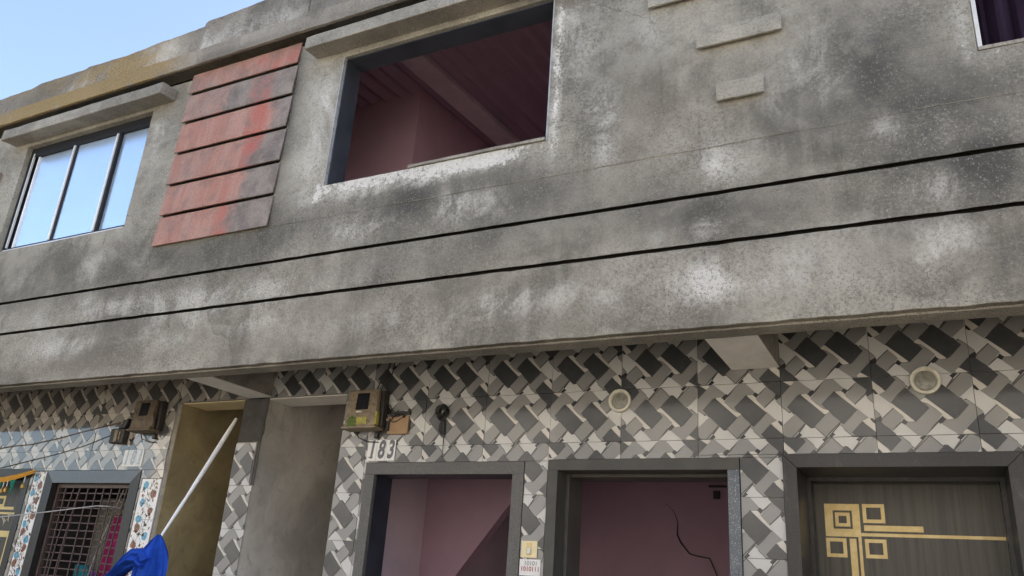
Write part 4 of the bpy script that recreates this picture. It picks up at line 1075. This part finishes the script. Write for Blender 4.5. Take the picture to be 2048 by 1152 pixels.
MB().box(-6.53, -6.39, 0.606, 0.619, -1.35, 0.53).build('cupboard_door', M_BEIGE, t, bevel=0.004)
drape('hanging_cloth', M_RED, -6.25, -6.05, -0.35, 0.42, 0.55, 'scarlet cloth hanging inside the grilled window', seed=1)
drape('hanging_cloth', M_PINK, -6.36, -6.26, -0.40, 0.40, 0.52, 'magenta cloth hanging beside the scarlet one behind the grille', seed=2, folds=3)
drape('hanging_cloth', M_NAVYC, -6.03, -5.62, -0.6, 0.62, 0.50, 'wide navy cloth hanging at the right inside the grilled window', seed=3)
drape('hanging_cloth', M_TEAL, -6.55, -6.38, -0.65, -0.02, 0.40, 'teal cloth low down behind the grille', seed=4, folds=4)
drape('hanging_cloth', M_PURP, -6.30, -6.18, -0.65, -0.05, 0.36, 'violet cloth low down behind the grille next to the teal one', seed=5, folds=3)
tag(MB().tube([(-6.02, 0.30, 0.60), (-6.18, 0.30, 0.1), (-6.32, 0.30, -0.6)], 0.007, 8).build('curtain_rod', M_WIREG), 'white rod leaning inside the grilled window', 'rod')

# ---- electricity meters
def meter(cx0, cx1, z0, z1, dep, label, yellow):
    M_METER = globals()['M_METER'] if yellow else M_METER2
    t = empty('electricity_meter', ((cx0 + cx1) / 2, 0, z0), label, 'meter', 'electricity meters on the tiled wall')
    w = cx1 - cx0; h = z1 - z0
    MB().box(cx0 + .015, cx1 + 0.02, -dep * .62, -0.017, z0 + .012, z1 - .005).build('back_case', M_METERD, t, bevel=0.008)
    # front cover: sloping hood, thicker below
    cover = MB().prism([(-dep, z0 + .012), (-dep * .92, z1 - .012), (-dep * .86, z1), (-dep * .63, z1), (-dep * .63, z0 + .012)], 'x', cx0, cx1 - 0.01).build('front_cover', M_METER, t, bevel=0.006)
    MB().prism([(-dep * 1.13, z0 - .004), (-dep * 1.13, z0 + .010), (-dep * .3, z0 + .011), (-dep * .3, z0 - .01)], 'x', cx0 - .015, cx1 + .012).build('base_lip', M_METER, t, bevel=0.004)
    fy = -dep * 0.965
    MB().prism([(fy - .004, z0 + h * .47), (fy + .004, z0 + h * .90), (fy + .012, z0 + h * .90), (fy + .006, z0 + h * .47)], 'x', cx0 + w * .30, cx0 + w * .70).build('meter_window', M_LCD, cover)
    if yellow:
        MB().box(cx0 + w * .36, cx0 + w * .72, -dep * 1.0 - .004, -dep * .97, z0 + h * .09, z0 + h * .27).build('seal_label', M_YEL, cover, bevel=0.002)
        MB().box(cx0 + w * .34, cx0 + w * .50, -dep * .985 - .004, -dep * .96, z0 + h * .40, z0 + h * .43).build('seal_label', M_NUM, cover)
        r = random.Random(2); mb = MB()
        for _ in range(26):
            a, b = cx0 + w * r.uniform(.10, .36), z0 + h * r.uniform(.06, .28)
            s = r.uniform(.004, .012); mb.box(a - s, a + s, -dep * 1.0 - r.uniform(.002, .006), -dep * .97, b - s, b + s)
        mb.build('mould_patch', M_GRN, cover)
        MB().box(cx1 - .012, cx1 + .004, -dep * .98, -dep * .7, z0 + .02, z0 + h * .42).build('side_clip', M_YEL, t, bevel=0.003)
    else:
        MB().box(cx0 + w * .22, cx0 + w * .74, -dep * 1.0 - .002, -dep * .96, z0 + h * .10, z0 + h * .42).build('terminal_cover', M_METER, cover, bevel=0.003)
        MB().box(cx0 + w * .38, cx0 + w * .58, -dep * 1.0 - .006, -dep * .97, z0 + h * .32, z0 + h * .345).build('cover_slot', M_BLACK, cover)
        MB().box(cx1 - .012, cx1 + .003, -dep * .96, -dep * .75, z0 + .03, z0 + h * .40).build('side_clip', M_METER, t, bevel=0.003)
    MB().tube([(cx0 + .03, -.03, z0), (cx0 + .07, -.04, z0 - .05), (cx0 + .14, -.03, z0 - .075), (cx1 - .02, -.02, z0 - .08)], .004, 6).build('lead_wire', M_BLACK, t)
    MB().box(cx1 - .055, cx1 - .025, -.045, -.017, z0 - .055, z0 - .012).build('cable_gland', M_BLACK, t, bevel=0.006)
    return t
meter(-3.475, -3.225, 0.945, 1.205, 0.12, 'grimy electricity meter with yellow seal label above the number 183', True)
meter(-5.585, -5.345, 0.985, 1.225, 0.12, 'soot brown electricity meter on the left house', False)
t = empty('junction_board', (-3.11, 0, 0.915), 'tan junction board screwed beside the meter over number 183', 'junction box')
MB().box(-3.185, -3.025, -.034, -0.017, 0.915, 1.035).build('board_plate', M_CARD, t, bevel=0.003)
MB().box(-3.190, -3.168, -.050, -.035, 0.935, 1.01).build('fuse_holder', M_BLACK, t, bevel=0.002)
MB().box(-3.192, -3.166, -.052, -.035, 1.0, 1.018).build('fuse_cap', M_METER, t, bevel=0.002)
MB().box(-3.13, -3.02, -.03, -0.017, 1.040, 1.066).build('connector_strip', M_BLACK, t, bevel=0.003)
MB().tube([(-3.06, -.036, 1.03), (-3.06, -.042, 1.022)], .007, 8).build('screw', M_BLACK, t)
t = empty('fuse_box', (-5.78, 0, 0.90), 'small dark brown fuse box left of the soot brown meter', 'fuse box')
MB().box(-5.86, -5.70, -.07, -0.017, 0.90, 1.015).build('box_body', M_METERD, t, bevel=0.006)
MB().box(-5.80, -5.765, -.078, -.071, 0.91, 1.005).build('box_rib', M_METER, t, bevel=0.002)
MB().box(-5.75, -5.735, -.076, -.071, 0.925, 0.99).build('box_slot', M_METER, t, bevel=0.002)
MB().prism([(-5.80, 1.017), (-5.72, 1.017), (-5.70, 1.10), (-5.75, 1.08)], 'y', -.06, -.02).build('cable_entry', M_BLACK, t, bevel=0.008)

t = empty('wire_tangle', (-3.10, 0, 1.04), 'tangle of short black wires between the meter and the junction board', 'wires')
r = random.Random(21)
for k in range(6):
    a, b = (-3.215 + r.uniform(0, .03), 1.02 + r.uniform(-.02, .12)), (-3.10 + r.uniform(-.02, .08), 1.045 + r.uniform(-.01, .03))
    sag = r.uniform(.02, .06)
    MB().tube([(a[0] + (b[0] - a[0]) * q / 8, -.03 - .012 * math.sin(math.pi * q / 8), a[1] + (b[1] - a[1]) * q / 8 - sag * math.sin(math.pi * q / 8)) for q in range(9)], .0032, 6).build('wire_strand', M_BLACK, t)
for k, (xx, zz) in enumerate(((-3.30, 1.205), (-3.26, 1.205))):
    MB().tube([(xx, -.05, zz), (xx + .02, -.05, zz + .05), (xx + .06, -.03, zz + .12), (xx + .07, -.02, 1.46)], .004, 6).build('wire_strand', M_BLACK, t)

# ---- round lamps set on the tiles
for cx, cz, r0, label in ((-1.582, 1.073, .068, 'small round lamp with yellowed rim above the middle doorway'), (-0.004, 1.106, .070, 'round lamp with dusty glass above the gold inlaid door')):
    t = empty('wall_lamp', (cx, 0, cz), label, 'lamp', 'round lamps over the doors')
    MB().lathe([(r0, -.0165), (r0, -.027), (r0 * .97, -.033), (r0 * .80, -.034), (r0 * .71, -.027), (r0 * .70, -.018), (.001, -.018)], (cx, 0, cz), 40).build('lamp_rim', M_LAMP, t)
    MB().lathe([(r0 * .69, -.019), (r0 * .66, -.024), (r0 * .4, -.028), (r0 * .38, -.026), (.004, -.029)], (cx, 0, cz), 32).build('lamp_glass', M_DIFF, t)

# ---- coil of black wire hanging on the tiles
t = empty('wire_coil', (-2.76, 0, 1.0), 'coil of black wire hanging on the tiles right of the meter', 'wire')
r = random.Random(8); mb = MB()
for k in range(7):
    cx, cz = -2.765 + r.uniform(-.008, .008), 1.05 + r.uniform(-.008, .008); ra = r.uniform(.022, .042); ti = r.uniform(0, 6)
    mb.tube([(cx + ra * math.cos(a * .4 + ti), -.035 + .012 * math.sin(a + ti), cz + ra * 1.15 * math.sin(a * .4 + ti)) for a in range(17)], .0075, 6)
mb.build('wire_loops', M_BLACK, t)
MB().tube([(-2.765, -.03, 1.0), (-2.785, -.03, .965), (-2.785, -.028, .93), (-2.768, -.028, .905), (-2.758, -.028, .94), (-2.762, -.03, .985)], .006, 6).build('wire_loop', M_BLACK, t)
MB().tube([(-2.76, -.03, 1.0), (-2.748, -.024, .90), (-2.75, -.02, .765)], [.006, .004, .0015], 6).build('wire_tail', M_BLACK, t)

# ---- number tiles
def numbers(txt, x0, z0, w, h, mat, label, lean=0.0, size=None):
    t = empty('house_number', (x0 + w * len(txt) / 2, 0, z0), label, 'house number')
    for i, ch in enumerate(txt):
        a = x0 + i * w
        p = MB().box(a + .001, a + w - .001, -.0225, -.0165, z0, z0 + h).build('number_tile', M_NUM, t, bevel=0.001)
        me = text_mesh(ch, size or h * 1.18, mat, 0.0055, 0.16, 0.0003)
        for v in me.vertices: v.co.x *= 0.66
        o = link('digit', me, p, (a + w / 2, -.0232, z0 + h * .5))
        if ch == '1':
            MB().box(a + w * .26, a + w * .70, -.0237, -.0229, z0 + h * .14, z0 + h * .20).build('digit_serif', mat, p)
numbers('183', -3.333, 0.745, 0.0745, 0.135, M_DIG, 'white number tiles reading 183 over the doorway')
numbers('181', -5.70, 0.722, 0.0745, 0.130, M_DIGB, 'pale number tiles with faint blue digits over the grilled window')

# ---- light switch and the sticker under it
t = empty('light_switch', (-2.105, 0, 0.19), 'ivory light switch on the tiles between the two open doorways', 'switch')
sp = MB().box(-2.157, -2.058, -.024, -.0165, 0.190, 0.283).build('switch_plate', M_IVORY, t, bevel=0.003)
MB().box(-2.122, -2.092, -.027, -.0245, 0.205, 0.272).build('switch_frame', M_GOLD, sp, bevel=0.001)
MB().prism([(-.034, .212), (-.028, .245), (-.026, .245), (-.026, .212)], 'x', -2.117, -2.098).build('rocker', M_NUM, sp, bevel=0.001)
t = empty('paper_sticker', (-2.1, 0, 0.10), 'white paper sticker with two rows of faded figures below the switch', 'sticker')
st_ = box('sticker_paper', -2.165, -2.035, -.0180, -.0165, 0.095, 0.183, M_STK, t)
link('printed_row', text_mesh('10101', .034, M_GREYT, 0.0004), st_, (-2.095, -.0187, 0.160))
link('printed_row', text_mesh('1010111', .034, M_REDT, 0.0010), st_, (-2.098, -.0187, 0.130))

# ---- loose wiring
tag(MB().tube([(-7.40, -.02, .885), (-7.17, -.02, .908), (-6.93, -.02, .917), (-6.58, -.02, .962), (-6.10, -.02, 1.038), (-5.83, -.025, 1.075), (-5.75, -.03, 1.08)], .0042, 6).build('wire', M_WIREB), 'brown wire clipped across the left house tiles to the fuse box', 'wire')
tag(MB().tube([(-7.29, -.02, .715), (-6.90, -.02, .775), (-6.51, -.02, .835), (-6.17, -.02, .904), (-5.95, -.02, .965), (-5.84, -.03, .99)], .0028, 6).build('wire', M_BLACK), 'thin black wire sagging across the left house tiles', 'wire')
tag(MB().tube([(-7.6, -.42, .22), (-6.454, -.40, .283), (-6.1, -.28, .34), (-5.756, -.12, .409), (-5.70, -.05, .415), (-5.69, .05, .415)], [.004, .004, .0042, .005, .005, .003], 8).build('cable', M_WIREG), 'grey cable stretched in front of the grilled window', 'cable')
tag(MB().tube([(-2.07, 2.494, .787), (-2.0, 2.488, .731), (-1.967, 2.488, .638), (-1.972, 2.488, .538), (-1.943, 2.488, .479), (-1.869, 2.488, .392), (-1.815, 2.488, .378), (-1.705, 2.488, .363), (-1.648, 2.488, .233), (-1.63, 2.488, -.2)], [.0015, .002, .003, .006, .007, .006, .005, .006, .006, .006], 6).build('cable', M_BLACK), 'black cable trailing down the mauve wall inside the middle doorway', 'cable')
t = empty('wall_bracket', (-1.62, 2.48, .85), 'small dark bracket high on the mauve wall inside the middle doorway', 'bracket')
MB().box(-1.70, -1.50, 2.47, 2.498, .925, .94).build('bracket_arm', M_BLACK, t)
MB().box(-1.66, -1.61, 2.46, 2.498, .83, .895).build('bracket_block', M_BLACK, t, bevel=0.004)

# ---- white pole and blue cloth
A, Bp = Vector((-4.525, -0.06, 1.055)), Vector((-4.430, -0.60, 0.17))
pts = [A.lerp(Bp, i / 12) + Vector((0, 0, -0.012 * math.sin(math.pi * i / 12))) for i in range(13)]
rad = [.011, .0145, .0155, .016, .0158, .015, .0145, .014, .0105, .0125, .0105, .009, .008]
tag(MB().tube(pts, rad, 12).build('pole', M_PVC), 'white plastic pole slanting across the ochre passage', 'pole')
def loft(rings, mat, name, par=None, caps=True):
    mb = MB(); n = len(rings[0])
    mb.v = [p for r in rings for p in r]
    for i in range(len(rings) - 1):
        for k in range(n):
            k2 = (k + 1) % n
            mb.face([i * n + k, i * n + k2, (i + 1) * n + k2, (i + 1) * n + k], 0, True)
    mb.face(list(range(n)))
    return mb.build(name, mat, par)
t = empty('blue_cloth', (-4.45, -0.6, -0.5), 'royal blue cloth draped over the lower end of the white pole', 'cloth')
rings = []
NR = 22
for i in range(NR):
    s = i / (NR - 1); z = 0.193 - 0.70 * s
    cx = -4.418 + 0.01 * s; hw = 0.012 + 0.108 * math.sin(min(1, s * 3.3) * math.pi / 2) ** 0.8
    rings.append([(cx + (hw * (1 + (0.10 * math.sin(a * 5 + s * 4) + 0.07 * math.sin(a * 11 - s * 3)) * min(1, s * 4))) * math.cos(a) - 0.03 * s, -0.62 + (0.05 + .03 * s) * math.sin(a) * min(1, s * 5 + .2) * (1 + 0.35 * math.sin(a * 8 + 2 + s * 2) + 0.2 * math.sin(a * 13 + 1)), z + 0.004 * math.sin(a * 3)) for a in [6.2832 * k / 96 for k in range(96)]])
loft(rings, M_BLUE, 'cloth_fold', t)
rings = []
path = [(-4.43, -.02), (-4.47, .0), (-4.52, -.005), (-4.58, -.025), (-4.64, -.055), (-4.70, -.10), (-4.74, -.20), (-4.76, -.40)]
for i, (x, z) in enumerate(path):
    x2, z2 = path[min(i + 1, len(path) - 1)]; x1_, z1_ = path[max(i - 1, 0)]
    tx, tz = x2 - x1_, z2 - z1_; L = math.hypot(tx, tz); nx, nz = -tz / L, tx / L
    wdt = .045 + .02 * math.sin(i)
    rings.append([(x + nx * wdt * (math.cos(a) - 1) * .9, -.66 + .055 * math.sin(a) * (1 + .3 * math.sin(5 * a + i * .6) + .2 * math.sin(9 * a)), z + nz * wdt * (math.cos(a) - 1) * .9) for a in [6.2832 * k / 64 for k in range(64)]])
loft(rings, M_BLUE, 'cloth_fold', t)
MB().prism([(-4.505, .13), (-4.49, .11), (-4.43, -.03), (-4.45, -.2), (-4.56, -.1), (-4.54, .02)], 'y', -.595, -.588).build('pale_cloth_fold', M_LBLUE, t)
MB().tube([(-4.56, -.69, -.16), (-4.54, -.69, -.11), (-4.50, -.69, -.10), (-4.47, -.69, -.14)], [.02, .03, .03, .02], 12).build('cloth_lining', M_PEACH, t)
